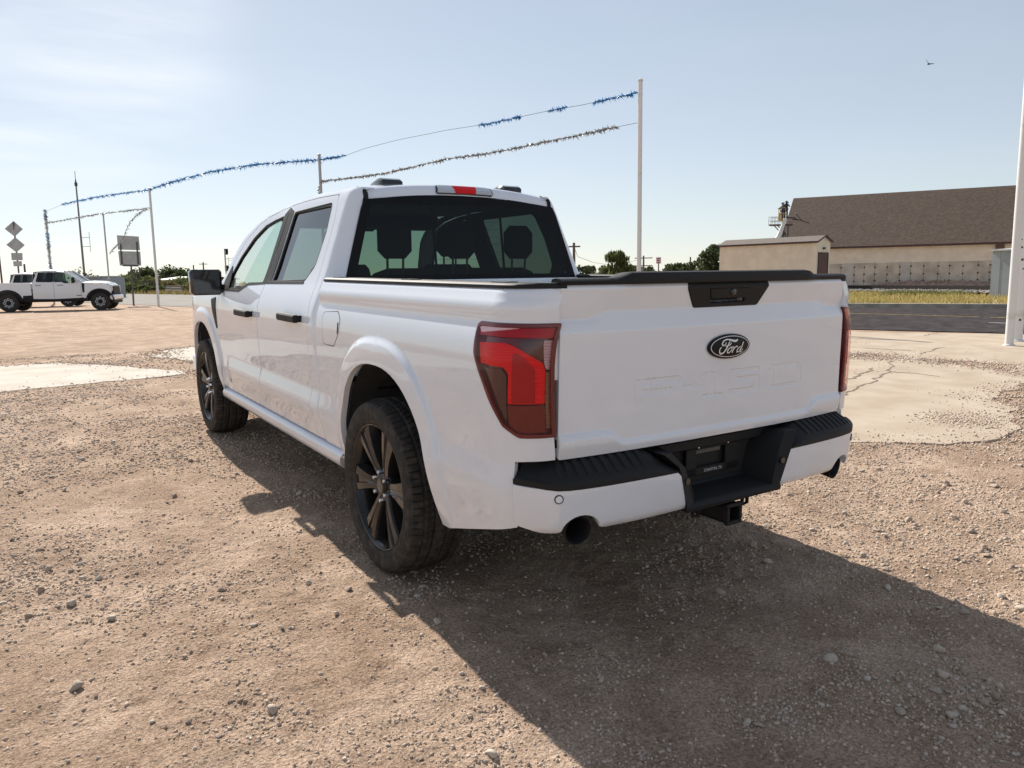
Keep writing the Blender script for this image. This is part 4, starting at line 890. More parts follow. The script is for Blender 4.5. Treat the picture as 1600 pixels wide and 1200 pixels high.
# hitch receiver, exhaust tips
bb = MB()
o2, i2 = .038, .028
for q in ((-o2,o2,.445-o2,.445-i2),(-o2,o2,.445+i2,.445+o2),(-o2,-i2,.445-i2,.445+i2),(i2,o2,.445-i2,.445+i2)): bb.box(q[0], q[1], -1.262, -.9, q[2], q[3], .002)
for q in ((-o2-.006,o2+.006,.445-o2-.006,.445-i2),(-o2-.006,o2+.006,.445+i2,.445+o2+.006),(-o2-.006,-i2,.445-i2,.445+i2),(i2,o2+.006,.445-i2,.445+i2)): bb.box(q[0], q[1], -1.275, -1.255, q[2], q[3], .003)
bb.box(-.028,.028,-1.02,-1.0,.417,.473); bb.box(-.55,.55,-1.05,-.97,.47,.53); bb.build('hitch_receiver', M_BLK, TR)
bb = MB(); bb.tube([(-.16,-1.20,.48),(-.16,-1.20,.445),(-.13,-1.20,.44),(-.13,-1.2,.48)], .008, 6); bb.build('chain_loop', M_BLK, TR); bb = MB(); bb.tube([(.16,-1.20,.48),(.16,-1.20,.445),(.13,-1.20,.44),(.13,-1.2,.48)], .008, 6); bb.build('chain_loop', M_BLK, TR)
for s in (-1, 1):
    bb = MB(); bb.lathe([(0,.046),(.004,.050),(-.006,.052),(-.012,.050),(-.012,.046)], 'y', 28)
    bb = MB(); bb.lathe([(.35,.036),(.12,.040),(.0,.052),(-.006,.053),(-.008,.050),(0,.046),(.2,.040)], 'y', 28)
    R3 = Matrix.Rotation(s*.18, 4, 'Z') @ Matrix.Rotation(.10, 4, 'X'); bb.V = [tuple(R3 @ Vector(v) + Vector((s*.742,-1.205,.508))) for v in bb.V]; bb.build('exhaust_tip', M_BLK, TR, fix=False)
# underbody
bb = MB(); bb.box(-.78,.78,.50,3.30,.40,.52); bb.box(-.50,.50,-1.05,4.3,.46,.60); bb.box(-.75,.75,-1.10,-.62,.52,.78); bb.box(-.78,.78,3.2,4.4,.45,1.1); bb.build('underbody', M_DARK, TR)
bb = MB(); bb.tube([(-.80,0,.405),(.80,0,.405)], .045, 12); bb.lathe([(-.15,.02),(-.12,.10),(0,.15),(.12,.10),(.15,.02)], 'x', 20, (0,0,.405)); bb.build('axle', M_DARK, TR); bb = MB(); bb.tube([(-.8,3.694,.405),(.8,3.694,.405)], .03, 8); bb.build('axle', M_DARK, TR)
for s in (-1, 1):
    bb = MB(); bb.tube([(s*.52,-.62,.50),(s*.52,-.1,.36),(s*.52,.1,.36),(s*.52,.65,.48)], .028, 6); bb.tube([(s*.45,-.25,.36),(s*.42,-.35,.75)], .035, 8); bb.build('leaf_spring', M_DARK, TR)
    bb = MB(); bb.tube([(s*.55,1.2,.42),(s*.6,-.3,.40),(s*.70,-.7,.46),(s*.742,-.95,.49)], .035, 8); bb.build('exhaust_pipe', M_STEEL, TR)
# --- wheels
NA = 640
tp = [(-.110,.2955),(-.122,.2975),(-.129,.3005),(-.1345,.307),(-.1385,.322),(-.1395,.331),(-.1385,.333),(-.1405,.350),(-.1395,.366),(-.1385,.370),(-.1395,.373),(-.136,.386),(-.1315,.394)]
tread = np.linspace(-.128, .128, 45); rt_ = .4135 - .016*np.abs(tread/.128)**3.2
prof = np.array(tp + list(zip(tread, rt_)) + [(-a, b_) for a, b_ in tp[::-1]])
A = np.arange(NA)*2*math.pi/NA; PX = np.tile(prof[:,0], (NA,1)); PR = np.tile(prof[:,1], (NA,1))
ph = A[:,None]*80/(2*math.pi)
ax = np.abs(PX); isT = (ax < .1285)
slant = np.where(ax < .078, PX*14, 0)
lat = np.abs(((ph + slant) % 1) - .5)
grv = np.zeros_like(PX)
for gx_ in (-.080,-.030,.030,.080): grv = np.maximum(grv, 1-np.clip((np.abs(PX-gx_)-.0035)/.003, 0, 1))
latd = (lat > .42)*np.where(ax > .084, .0070, np.where(ax > .034, .0060, .0035))
sipe = (np.abs(((ph*2+.5+slant) % 1)-.5) > .44)*.0016
PR = PR - np.where(isT, np.maximum(grv*.012, np.maximum(latd, sipe)), 0)
PR = PR - ((ax > .1285) & (PR > .383) & (lat > .42))*.003
V = np.stack([PX, PR*np.cos(A)[:,None], PR*np.sin(A)[:,None]], -1).reshape(-1,3); m_ = len(prof)
I = np.arange(NA*m_).reshape(NA, m_); Tq = np.stack([I[:,:-1], np.roll(I, -1, 0)[:,:-1], np.roll(I, -1, 0)[:,1:], I[:,1:]], -1).reshape(-1,4)
wheel0 = bpy.data.objects.new('wheel', None); COL.objects.link(wheel0); wheel0.parent = TR
ty = mesh_np('tyre', V, Tq, M_TYRE, wheel0); ty.data.set_sharp_from_angle(angle=RAD(32))
bb = MB(); bb.lathe([(-.112,.2965),(-.1245,.2990),(-.1290,.2965),(-.127,.2915),(-.118,.288),(-.108,.279),(-.085,.272),(-.02,.262),(.08,.258),(.11,.272)], 'x', 96); bb.build('rim', M_RIM, wheel0, ang=30, fix=False)
bb = MB(); bb.lathe([(.02,.258),(.02,.05)], 'x', 48); bb.build('rim_back', M_DARK, wheel0, fix=False)
bb = MB(); bb.lathe([(-.012,.08),(-.012,.17),(.004,.172),(.012,.17)], 'x', 48); bb.build('brake_disc', M_STEEL, wheel0, fix=False)
bb = MB(); bb.box(-.05,.02,.09,.19,-.06,.10,.015); bb.build('brake_caliper', M_DARK, wheel0)
for k in range(6):
    a = RAD(56+60*k); bb = MB(); secs = []
    for r_, w, zf, zv, zb in ((.050,.066,-.094,-.092,-.05),(.085,.060,-.101,-.099,-.05),(.13,.068,-.109,-.106,-.055),(.19,.090,-.116,-.111,-.06),(.245,.118,-.120,-.113,-.07),(.291,.142,-.120,-.113,-.08)):
        f_ = float(lin(.08,.29,r_))
        secs.append([(-w/2-.010, zb, r_), (-w/2-.002, zf+.012, r_), (-w/2+.003, zf+.002, r_), (-w*.20*f_-.004, zf-.001, r_), (-w*.20*f_, zv, r_), (w*.14*f_, zv+.001, r_), (w*.14*f_+.004, zf+.001, r_), (w/2-.003, zf+.005, r_), (w/2+.008, zb, r_)])
    V = []
    for sc_ in secs:
        for t_, x_, r_ in sc_: V.append((x_, r_*math.cos(a)-t_*math.sin(a), r_*math.sin(a)+t_*math.cos(a)))
    n_ = 9; F = [(j*n_+i, j*n_+i+1, (j+1)*n_+i+1, (j+1)*n_+i) for j in range(5) for i in range(8)] + [tuple(range(9)), tuple(45+i for i in range(9))]
    bb.add(V, F); bb.build('spoke', M_RIM, wheel0, ang=12)
bb = MB(); bb.lathe([(-.05,.085),(-.080,.084),(-.092,.078),(-.094,.05),(-.094,.001)], 'x', 36); bb.build('hub', M_RIM, wheel0, ang=25, fix=False)
bb = MB(); bb.lathe([(-.094,.036),(-.108,.034),(-.112,.030),(-.113,.001)], 'x', 28); bb.build('centre_cap', mat('cap_bronze', (.05,.045,.04), .35, coat=.4), wheel0, fix=False)
for k in range(6):
    a = RAD(26+60*k); bb = MB(); bb.lathe([(-.09,.0125),(-.112,.0115),(-.118,.008),(-.119,.0005)], 'x', 6, (0,.0675*math.cos(a),.0675*math.sin(a))); bb.build('lug_nut', M_CHR, wheel0)
wheel0.location = (-.857, 0, .408)
for (x, y, rz, rx) in ((.857,0,math.pi,.4),(-.857,3.694,0,.35),(.857,3.694,math.pi,1.1)):
    w = dup(wheel0, TR); w.location = (x, y, .408); w.rotation_euler = (rx, 0, rz)
# --- mirrors
for s in (-1, 1):
    mr = MB(); secs = []
    for (y, k) in ((2.985,.92),(2.995,1.0),(3.06,1.0),(3.13,.92),(3.20,.70),(3.235,.35)):
        secs.append([(s*(1.072+dx*k*.90), y, 1.312+dz*k) for dx, dz in ((-.125,-.078),(-.105,-.098),(.10,-.098),(.125,-.075),(.128,.075),(.11,.098),(-.11,.098),(-.128,.08))])
    V = [p for q in secs for p in q]; mr.add(V, [(j*8+i, j*8+(i+1) % 8, (j+1)*8+(i+1) % 8, (j+1)*8+i) for j in range(5) for i in range(8)] + [tuple(range(8)), tuple(40+i for i in range(8))])
    mo = mr.build('door_mirror', M_BLKG, TR, ang=50)
    mg = MB(); mg.box(s*.975, s*1.17, 2.982, 2.986, 1.225, 1.40, .002); mg.build('mirror_glass', mat('mirror_dark', (.03,.03,.032), .08, coat=.5), mo)
    ar = MB(); ar.box(s*.88, s*1.0, 3.02, 3.10, 1.235, 1.295, .015); ar.build('mirror_arm', M_BLK, mo)
    panel('mirror_sail', rnd([(2.86,1.255),(3.08,1.255),(3.10,1.33),(3.02,1.44),(2.985,1.40)], .01), side_fn, M_BLK, mo, h=.03, off=.004, fl=.01, mirror=(s > 0))
# --- cabin
bb = MB(); bb.box(-.86,.86,.83,3.10,.50,.56); bb.build('cabin_floor', M_INT, TR)
bb = MB(); bb.box(-.58,.58,.93,2.40,1.815,1.84); bb.box(-.60,.60,2.30,2.58,1.715,1.835,.03); bb.build('headliner', mat('headliner', (.05,.05,.05), .9), TR)
bb = MB(); bb.box(-.80,.80,2.72,3.20,1.02,1.20,.05); bb.box(-.80,.80,2.78,3.15,.60,1.05); bb.box(-.45,-.15,2.68,2.85,1.12,1.25,.03); bb.box(-.12,.2,2.70,2.74,1.08,1.27,.01); bb.build('dashboard', M_INT, TR)
for s in (-1, 1):
    for y0, y1 in ((.95,1.93),(1.98,3.0)):
        bb = MB(); bb.box(s*.83, s*.88, y0, y1, .55, 1.28, .02); bb.build('door_card', M_INT, TR)
    bb = MB(); bb.tube([(s*.85,1.96,1.28),(s*.65,1.96,1.78)], .03, 6); bb.build('pillar_liner', M_INT, TR)
sw = MB(); sw.tube([(-.42+.19*math.cos(a), 2.62-.07*math.sin(a), 1.13+.18*math.sin(a)) for a in np.linspace(0, 2*math.pi, 33)], .016, 8, False)
sw.tube([(-.60,2.62,1.13),(-.24,2.62,1.13)], .018, 6); sw.box(-.50,-.34,2.60,2.68,1.06,1.19,.02); sw.tube([(-.42,2.64,1.13),(-.42,2.9,1.05)], .03, 8); sw.build('steering_wheel', M_INT, TR)
def seat(name, x, y, w, hb, two=1):
    e = bpy.data.objects.new(name, None); COL.objects.link(e); e.parent = TR; e.location = (x, y, 0)
    q = MB(); q.box(-w/2, w/2, -.05, .48, .72, .88, .05); q.build('seat_cushion', M_SEAT, e)
    q = MB(); secs = []
    for (t, ww, d) in ((0,.96,.16),(.2,1.0,.15),(.5,1.0,.13),(.8,.92,.11),(.95,.80,.09),(1,.68,.06)):
        z = .84+t*(hb-.84); yc = -.02-.16*t
        secs.append([(-w/2*ww, yc, z), (-w/2*ww*.85, yc+d, z), (w/2*ww*.85, yc+d, z), (w/2*ww, yc, z), (w/2*ww*.9, yc-d*.3, z), (-w/2*ww*.9, yc-d*.3, z)])
    V = [p for r_ in secs for p in r_]; q.add(V, [(j*6+i, j*6+(i+1) % 6, (j+1)*6+(i+1) % 6, (j+1)*6+i) for j in range(5) for i in range(6)] + [tuple(range(6)), tuple(30+i for i in range(6))]); q.build('seat_back', M_SEAT, e, ang=60)
    for k in range(two):
        xo = 0 if two == 1 else (-.5+k/(two-1))*w*.62
        q = MB(); q.box(xo-.105, xo+.105, -.25, -.14, hb+.055, hb+.265, .045); q.build('headrest', M_SEAT, e)
        q = MB(); q.tube([(xo-.05,-.195,hb-.05),(xo-.05,-.2,hb+.08)], .007, 6); q.tube([(xo+.05,-.195,hb-.05),(xo+.05,-.2,hb+.08)], .007, 6); q.build('headrest_post', M_STEEL, e)
seat('front_seat', -.42, 2.02, .52, 1.44); seat('front_seat', .42, 2.02, .52, 1.44); seat('rear_seat', 0, 1.12, 1.40, 1.415, 3)
bb = MB(); bb.box(-.12,.12,1.9,2.6,.6,.98,.03); bb.build('centre_console', M_INT, TR)
bb = MB(); bb.box(-.12,.12,2.50,2.53,1.70,1.775,.012); bb.tube([(0,2.53,1.75),(0,2.62,1.83)], .01, 6); bb.build('rear_view_mirror', M_INT, TR)
# ================================================================ road, verge, railway
def strip(name, near, far, off, m, kind='structure', sub=6):
    def res(pl):
        pl = np.array(pl, float); d = np.r_[0, np.cumsum(np.linalg.norm(np.diff(pl, axis=0), axis=1))]; t = np.linspace(0, d[-1], 40); return np.c_[np.interp(t, d, pl[:,0]), np.interp(t, d, pl[:,1])]
    a, b = res(near), res(far); V = []
    for i in range(40):
        for j in range(sub+1): q = a[i] + (b[i]-a[i])*j/sub; V.append((q[0], q[1], gzf(q[1])+off))
    k = sub+1; o = mesh(name, V, [(i*k+j, (i+1)*k+j, (i+1)*k+j+1, i*k+j+1) for i in range(39) for j in range(sub)], m, flat=True)
    return tag(o, kind=kind)
M_ASPH = mat('asphalt', (.034,.029,.029), .98, col2=(.072,.062,.060), vscale=4.5, lo=.36, hi=.64, bump=.5, bscale=30, bdist=.02, detail=8, spec=.08)
M_PALE = mat('pale_road', (.33,.31,.28), .95, spec=.1, col2=(.24,.22,.195), vscale=.5, lo=.3, hi=.7, detail=6)
near = [(24,-14),(18.6,-3.6),gp(1600,522),gp(1460,518.5),gp(1324,515),(11.6,12),(9.5,18),(7.2,28),(5.8,38)]
far = [(46,-14),(33,-2),gp(1600,482.5),gp(1460,481.5),gp(1320,480.5),(21.5,20),(19,30),(17,40),(16,50)]
road = strip('road', near, far, .014, M_ASPH)
road2 = strip('side_road', [(5.8,38),gp(300,480),gp(190,475.5),(1.5,62),(-12,130)], [(16,50),(15,65),gp(300,461),gp(190,459),(0,190)], .012, M_PALE)
def polybox(name, line, w, h, m, off=0, par=None):
    L2 = np.array(line, float); d = np.gradient(L2, axis=0); d /= np.linalg.norm(d, axis=1, keepdims=True); nr = np.c_[-d[:,1], d[:,0]]*w/2
    n_ = len(L2); V = []
    for i in range(n_):
        z = gzf(L2[i][1])+off
        for sx, zz in ((-1,z),(-1,z+h),(1,z+h),(1,z)): V.append((*(L2[i]+nr[i]*sx), zz))
    F = [(i*4+k, (i+1)*4+k, (i+1)*4+(k+1)%4, i*4+(k+1)%4) for i in range(n_-1) for k in range(4)] + [(0,1,2,3), tuple((n_-1)*4+k for k in range(4))]
    bb = MB(); bb.add(V, F); return bb.build(name, m, par, ang=30)
kb = polybox('kerb', [(q[0]+.2, q[1]+.1) for q in far[:6]], .34, .15, mat('kerb_concrete', (.44,.40,.34), .9, var=.3, vscale=3)); tag(kb, kind='structure')
M_YEL = mat('yellow_line_paint', (.50,.36,.10), .8, var=.5, vscale=6); M_WLN = mat('white_line_paint', (.55,.53,.50), .8, var=.4, vscale=6)
def mark(pxs, w, m, name):
    P = [gp(*q) for q in pxs]; return polybox(name, P, w, .003, m, .0155, road)
mark([(1322,490.3),(1400,492.3),(1480,494.6),(1530,496)], .09, M_YEL, 'centre_line')
mark([(1548,496.6),(1600,498)], .12, M_YEL, 'centre_line'); mark([(1545,505),(1600,507)], .12, M_WLN, 'lane_line')
# dry grass verge
VG = [gp(1318,477.6),gp(1460,479),gp(1602,480),(33,-1),(48,-6),(46,5),gp(1600,466.5),gp(1540,463),gp(1430,461),gp(1318,459.5),(33,30),(24,24)]
vg = panel('grass_verge', VG, flat_fn(.05), mat('verge_soil', (.36,.27,.11), .95, col2=(.22,.17,.07), vscale=2), None, h=1.5, out=(0,0,1), fl=.05); tag(vg, kind='structure')
def foliage_mat(name, cols, rough=.8, trans=.25):
    m = bpy.data.materials.new(name); m.use_nodes = True; n = m.node_tree.nodes; lk = m.node_tree.links.new; p = n['Principled BSDF']
    g = n.new('ShaderNodeNewGeometry'); r = n.new('ShaderNodeValToRGB'); lk(g.outputs['Random Per Island'], r.inputs['Fac']); e = r.color_ramp.elements
    e[0].color = (*cols[0], 1); e[1].color = (*cols[-1], 1)
    for k, c in enumerate(cols[1:-1]): x = e.new((k+1)/(len(cols)-1)); x.color = (*c, 1)
    lk(r.outputs['Color'], p.inputs['Base Color']); p.inputs['Roughness'].default_value = rough; p.inputs['Specular IOR Level'].default_value = .2
    t = n.new('ShaderNodeBsdfTranslucent'); lk(r.outputs['Color'], t.inputs['Color']); mx_ = n.new('ShaderNodeMixShader'); mx_.inputs['Fac'].default_value = trans
    lk(p.outputs['BSDF'], mx_.inputs[1]); lk(t.outputs['BSDF'], mx_.inputs[2]); lk(mx_.outputs['Shader'], n['Material Output'].inputs['Surface']); return m
def blades(name, P, h, w, m, seed, lean=.35):
    r = np.random.default_rng(seed); n_ = len(P); a = r.uniform(0, 6.28, n_); H = h*(.5+r.random(n_)*.8); W = w*(.6+r.random(n_)*.8)
    dx, dy = np.cos(a)*W, np.sin(a)*W; lx = r.normal(size=n_)*lean*H; ly = r.normal(size=n_)*lean*H
    V = np.stack([np.c_[P[:,0]-dx, P[:,1]-dy, P[:,2]], np.c_[P[:,0]+dx, P[:,1]+dy, P[:,2]], np.c_[P[:,0]+lx+dx*.15, P[:,1]+ly+dy*.15, P[:,2]+H]], 1).reshape(-1, 3)
    return mesh_np(name, V, np.arange(3*n_).reshape(-1, 3), m, smooth=False)
def inpoly(poly, n, seed):
    r = np.random.default_rng(seed); q = np.array([p[:2] for p in poly]); lo, hi = q.min(0), q.max(0); out = []
    while sum(map(len, out)) < n:
        P = lo + (hi-lo)*r.random((n*3, 2)); out.append(P[pip(P, poly)])
    P = np.concatenate(out)[:n]; return P
P2 = inpoly(VG, 34000, 71); g_ = fbm(P2[:,0], P2[:,1], 72, 3, .35); P2 = P2[np.random.default_rng(1).random(len(P2)) < .55+g_*1.2]
tag(blades('dry_grass', np.c_[P2, gz(P2[:,1])+.04], .21, .03, foliage_mat('dry_grass', [(.38,.28,.10),(.52,.40,.16),(.30,.28,.09),(.58,.47,.22)], trans=.35), 73), 'dry yellow grass growing on the verge beyond the asphalt road', 'grass', kind='stuff')
Pw = np.concatenate([np.array(gp(1425+a, 464.5))[None] + np.random.default_rng(int(abs(a))).normal(size=(130,2))*np.array([.5,.35]) for a in (-6, 5, 14, -30, 60)])
tag(blades('green_weeds', np.c_[Pw, gz(Pw[:,1])+.05], .30, .05, foliage_mat('weed_green', [(.13,.15,.05),(.24,.24,.09),(.20,.21,.08)]), 74, .6), 'green weeds among dry grass beside the rail ballast', 'weeds', kind='stuff')
# ballast and rails
BL0 = [gp(1310,460.2),gp(1440,462),gp(1560,465.5),(46,-2)]; BL1 = [gp(1310,452.5),gp(1440,454.5),gp(1560,457),(60,-6)]
bal = strip('ballast_bed', BL0, BL1, .22, mat('ballast', (.40,.37,.33), .95, col2=(.24,.21,.19), vscale=9, lo=.4, hi=.6, bump=1, bscale=14, bdist=.1)); 
Pb = inpoly(BL0 + BL1[::-1], 6500, 81); Pb = np.c_[Pb, gz(Pb[:,1])+.23]
tag(scatter('track_ballast', Pb, .045+.05*np.random.default_rng(3).random(len(Pb)), 1, stone_mat('ballast_stone', (.22,.20,.18), (.62,.58,.52)), 82), 'pale crushed rock ballast along the railway track', 'ballast', kind='stuff')
M_RAIL = mat('shaded_rail', (.030,.022,.018), .8)  # shade on the rail sides is put into this dark colour
for k, (a, lab) in enumerate(((0, 'nearer shade-dark rail of the railway track'), (1.5, 'farther shade-dark rail of the railway track'))):
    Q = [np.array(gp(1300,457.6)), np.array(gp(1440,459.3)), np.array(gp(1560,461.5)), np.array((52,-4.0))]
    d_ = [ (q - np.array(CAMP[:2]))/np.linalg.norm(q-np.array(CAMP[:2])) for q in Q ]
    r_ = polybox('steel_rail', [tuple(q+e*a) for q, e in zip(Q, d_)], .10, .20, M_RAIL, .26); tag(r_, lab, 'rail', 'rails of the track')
# ================================================================ warehouse and the shed in front of it
def P2d(px, d): p = depthpt(px, 420, d); return np.array((p.x, p.y))
G0 = .09
A_ = P2d(1222, 68); B_ = P2d(1590, 60); dr = (B_-A_)/np.linalg.norm(B_-A_); nr = np.array((-dr[1], dr[0])); nr = nr if nr @ (A_-np.array(CAMP[:2])) > 0 else -nr
LEN = np.linalg.norm(B_-A_)*1.9
M_SID = mat('cream_siding', (.76,.675,.53), .7, var=.10, vscale=1.5, detail=6); M_SH = None
def shingle_mat(name, a, b, scale=1.0):
    m = bpy.data.materials.new(name); m.use_nodes = True; n = m.node_tree.nodes; lk = m.node_tree.links.new; p = n['Principled BSDF']
    t = n.new('ShaderNodeTexCoord'); br = n.new('ShaderNodeTexBrick'); br.inputs['Scale'].default_value = 3.2*scale; br.inputs['Color1'].default_value = (*a, 1); br.inputs['Color2'].default_value = (*b, 1); br.inputs['Mortar'].default_value = (*[c*.55 for c in a], 1); br.inputs['Mortar Size'].default_value = .02; br.inputs['Bias'].default_value = 0
    lk(t.outputs['UV'], br.inputs['Vector']); z = n.new('ShaderNodeTexNoise'); z.inputs['Scale'].default_value = 3.2; z.inputs['Detail'].default_value = 10; z.inputs['Roughness'].default_value = .8; lk(t.outputs['Object'], z.inputs['Vector'])
    r = n.new('ShaderNodeValToRGB'); r.color_ramp.elements[0].position = .3; r.color_ramp.elements[0].color = (.6,.6,.6,1); r.color_ramp.elements[1].position = .7; r.color_ramp.elements[1].color = (1.35,1.32,1.3,1); lk(z.outputs['Fac'], r.inputs['Fac'])
    x = n.new('ShaderNodeMixRGB'); x.blend_type = 'MULTIPLY'; x.inputs['Fac'].default_value = 1; lk(br.outputs['Color'], x.inputs['Color1']); lk(r.outputs['Color'], x.inputs['Color2']); lk(x.outputs['Color'], p.inputs['Base Color']); p.inputs['Roughness'].default_value = .9; p.inputs['Specular IOR Level'].default_value = .2
    return m
M_SHG = shingle_mat('brown_shingle', (.088,.063,.047), (.125,.093,.072))
def w3(o, d, nn, s, t, z): q = o + d*s + nn*t; return (q[0], q[1], z)
def slab3(name, corners, th, m, par, uv=None):
    bb = MB(); c = [Vector(p) for p in corners]; n_ = (c[1]-c[0]).cross(c[3]-c[0]).normalized()*th; bb.add([p for p in c]+[p-n_ for p in c], [(0,1,2,3),(7,6,5,4),(0,4,5,1),(1,5,6,2),(2,6,7,3),(3,7,4,0)])
    o = bb.build(name, m, par, flat=True)
    if uv:
        l = o.data.uv_layers.new(name='UVMap'); e1 = (c[1]-c[0]).normalized(); e2 = (c[3]-c[0]).normalized()
        for lp in o.data.loops: v = o.data.vertices[lp.vertex_index].co - c[0]; l.data[lp.index].uv = (v.dot(e1), v.dot(e2))
    return o
W = empty('warehouse', 'long warehouse with big brown shingle roof, cream siding and bare concrete lower wall', 'warehouse')
EZ_, RZ, RW, CZ = 3.48, 8.75, 9.0, 2.13
def wb(name, s0, s1, t0, t1, z0, z1, m, par=W, o=A_, d=dr, nn=nr, b=0):
    bb = MB(); V = [w3(o, d, nn, s, t, z) for s in (s0, s1) for t in (t0, t1) for z in (z0, z1)]; bb.add(V, [(0,1,3,2),(4,6,7,5),(0,4,5,1),(2,3,7,6),(0,2,6,4),(1,5,7,3)]); return bb.build(name, m, par, flat=True)
wb('siding', 0, LEN, .06, RW*2-.06, CZ, EZ_+.05, M_SID)
M_CW = mat('stained_concrete_wall', (.62,.545,.44), .9, col2=(.44,.375,.30), vscale=1.1, lo=.35, hi=.6, detail=9, bump=.3, bscale=9, bdist=.03)
M_CW2 = mat('grey_concrete_wall', (.58,.54,.475), .9, col2=(.45,.405,.345), vscale=.9, lo=.35, hi=.6, detail=9, bump=.3, bscale=9, bdist=.03)
wb('foundation', 0, LEN, .08, RW*2-.08, 0, CZ-.02, M_CW)
s = .05; k = 0; rs = random.Random(4)
M_HOLE = mat('tie_hole_black', (.02,.018,.016), .9)
th_ = MB()
while s < LEN*.78:
    w = rs.choice((.82,.95,1.05,.78)); pn = wb('wall_panel', s+.012, s+w-.012, -.012+rs.random()*.03, .09, .02, CZ-rs.random()*.012, rs.choice((M_CW, M_CW, M_CW2)))
    for zz in (.62, 1.18, 1.78):
        c_ = w3(A_, dr, nr, s+.02, -.02, zz+rs.uniform(-.04,.04)); th_.box(c_[0]-.045, c_[0]+.045, c_[1]-.045, c_[1]+.045, c_[2]-.045, c_[2]+.045)
    s += w
th_ = th_.build('tie_holes', M_HOLE, W); th_['kind'] = 'stuff'
M_MAR = mat('maroon_trim', (.055,.022,.020), .5)
wb('fascia', -.35, LEN+.3, -.34, -.28, EZ_-.06, EZ_+.10, M_MAR)
slab3('roof', [w3(A_,dr,nr,-.35,-.32,EZ_+.10), w3(A_,dr,nr,LEN+.3,-.32,EZ_+.10), w3(A_,dr,nr,LEN+.3,RW,RZ), w3(A_,dr,nr,-.35,RW,RZ)], .12, M_SHG, W, True)
slab3('roof', [w3(A_,dr,nr,LEN+.3,2*RW+.3,EZ_+.10), w3(A_,dr,nr,-.35,2*RW+.3,EZ_+.10), w3(A_,dr,nr,-.35,RW,RZ), w3(A_,dr,nr,LEN+.3,RW,RZ)], .12, M_SHG, W, True)
bb = MB()
for s_ in (0.0, LEN): bb.add([w3(A_,dr,nr,s_,.06,EZ_), w3(A_,dr,nr,s_,2*RW-.06,EZ_), w3(A_,dr,nr,s_,RW,RZ-.1)], [(0,1,2)])
bb.build('gable', M_SID, W, flat=True, fix=False)
q = np.linalg.norm(P2d(1560, 60.6)-A_); wb('wall_light', q-.3, q+.3, -.15, .06, EZ_-.42, EZ_-.12, mat('fixture_brown', (.10,.06,.04), .6))
# dirt heap along its foot
rgd = np.random.default_rng(8); ns, nt_ = 60, 8; V = []
for i in range(ns):
    for j in range(nt_):
        s_ = np.linalg.norm(P2d(1365, 64.5)-A_) + i/(ns-1)*9.5; t_ = -.2 - j*.42; hh = (.55*math.exp(-((j-2)/2.2)**2)*math.sin(math.pi*min(1, max(0, i/(ns-1))))**.4)*(.75+.5*rgd.random()); V.append(w3(A_, dr, nr, s_, t_, G0-.03+hh))
tag(mesh('dirt_heap', V, [(i*nt_+j, i*nt_+j+1, (i+1)*nt_+j+1, (i+1)*nt_+j) for i in range(ns-1) for j in range(nt_-1)], mat('heap_dirt', (.42,.28,.21), .95, col2=(.26,.17,.12), vscale=3, bump=.6, bscale=8, bdist=.1)), kind='structure')
# small cream shed with maroon door
SH = empty('cream_shed', 'long low cream outbuilding with brown roof and maroon door, before the warehouse', 'shed')
A2 = P2d(1275, 49); B2 = P2d(1124, 54); d2 = (A2-B2)/np.linalg.norm(A2-B2); n2 = np.array((-d2[1], d2[0])); n2 = n2 if n2 @ (A2-np.array(CAMP[:2])) > 0 else -n2
L2_ = np.linalg.norm(A2-B2); SW, E2, R2_ = 2.0, 3.42, 3.80
kw = dict(o=B2, d=d2, nn=n2, par=SH)
wb('wall', 0, L2_, 0, SW, 0, E2, M_SID, **kw)
for s_ in np.arange(.12, L2_-.1, .19): wb('siding_rib', s_, s_+.03, -.012, .005, .1, E2-.04, M_SID, **kw)
bb = MB(); bb.add([w3(B2,d2,n2,s_,t_,z_) for s_ in (0,L2_) for t_, z_ in ((0,E2),(SW,E2),(SW/2,R2_-.02))], [(0,1,2),(3,4,5)]); bb.build('gable', M_SID, SH, flat=True, fix=False)
for t0, t1 in ((-.14, SW/2), (SW+.14, SW/2)):
    c = [w3(B2,d2,n2,-.12,t0,E2-.03), w3(B2,d2,n2,L2_+.12,t0,E2-.03), w3(B2,d2,n2,L2_+.12,t1,R2_), w3(B2,d2,n2,-.12,t1,R2_)]
    if t0 > 0: c = [c[1], c[0], c[3], c[2]]
    slab3('roof', c, .04, mat('shed_shingle', (.20,.165,.14), .9, var=.35, vscale=14, detail=6), SH, False)
wb('fascia', -.12, L2_+.12, -.18, -.145, E2-.13, E2-.01, M_MAR, **kw)
for t0, t1 in ((-.14, SW/2), (SW+.14, SW/2)):
    bb = MB(); a0, a1 = w3(B2,d2,n2,L2_+.13,t0,E2-.10), w3(B2,d2,n2,L2_+.13,t1,R2_-.07); bb.prism([a0, a1, (a1[0],a1[1],a1[2]+.10), (a0[0],a0[1],a0[2]+.10)], tuple(np.r_[d2*.04, 0])); bb.build('barge_board', M_MAR, SH)
dm = wb('door', L2_, L2_+.03, .28, 1.62, .1, 2.62, mat('maroon_door', (.075,.028,.026), .45), **kw)
wb('door_frame', L2_+.001, L2_+.05, .20, .28, .1, 2.70, M_MAR, **kw); wb('door_frame', L2_+.001, L2_+.05, 1.62, 1.70, .1, 2.70, M_MAR, **kw); wb('door_frame', L2_+.001, L2_+.05, .28, 1.62, 2.62, 2.70, M_MAR, **kw)
wb('wall_lamp', L2_, L2_+.14, .85, 1.05, 2.90, 3.02, mat('lamp_bronze', (.06,.05,.04), .5), **kw)
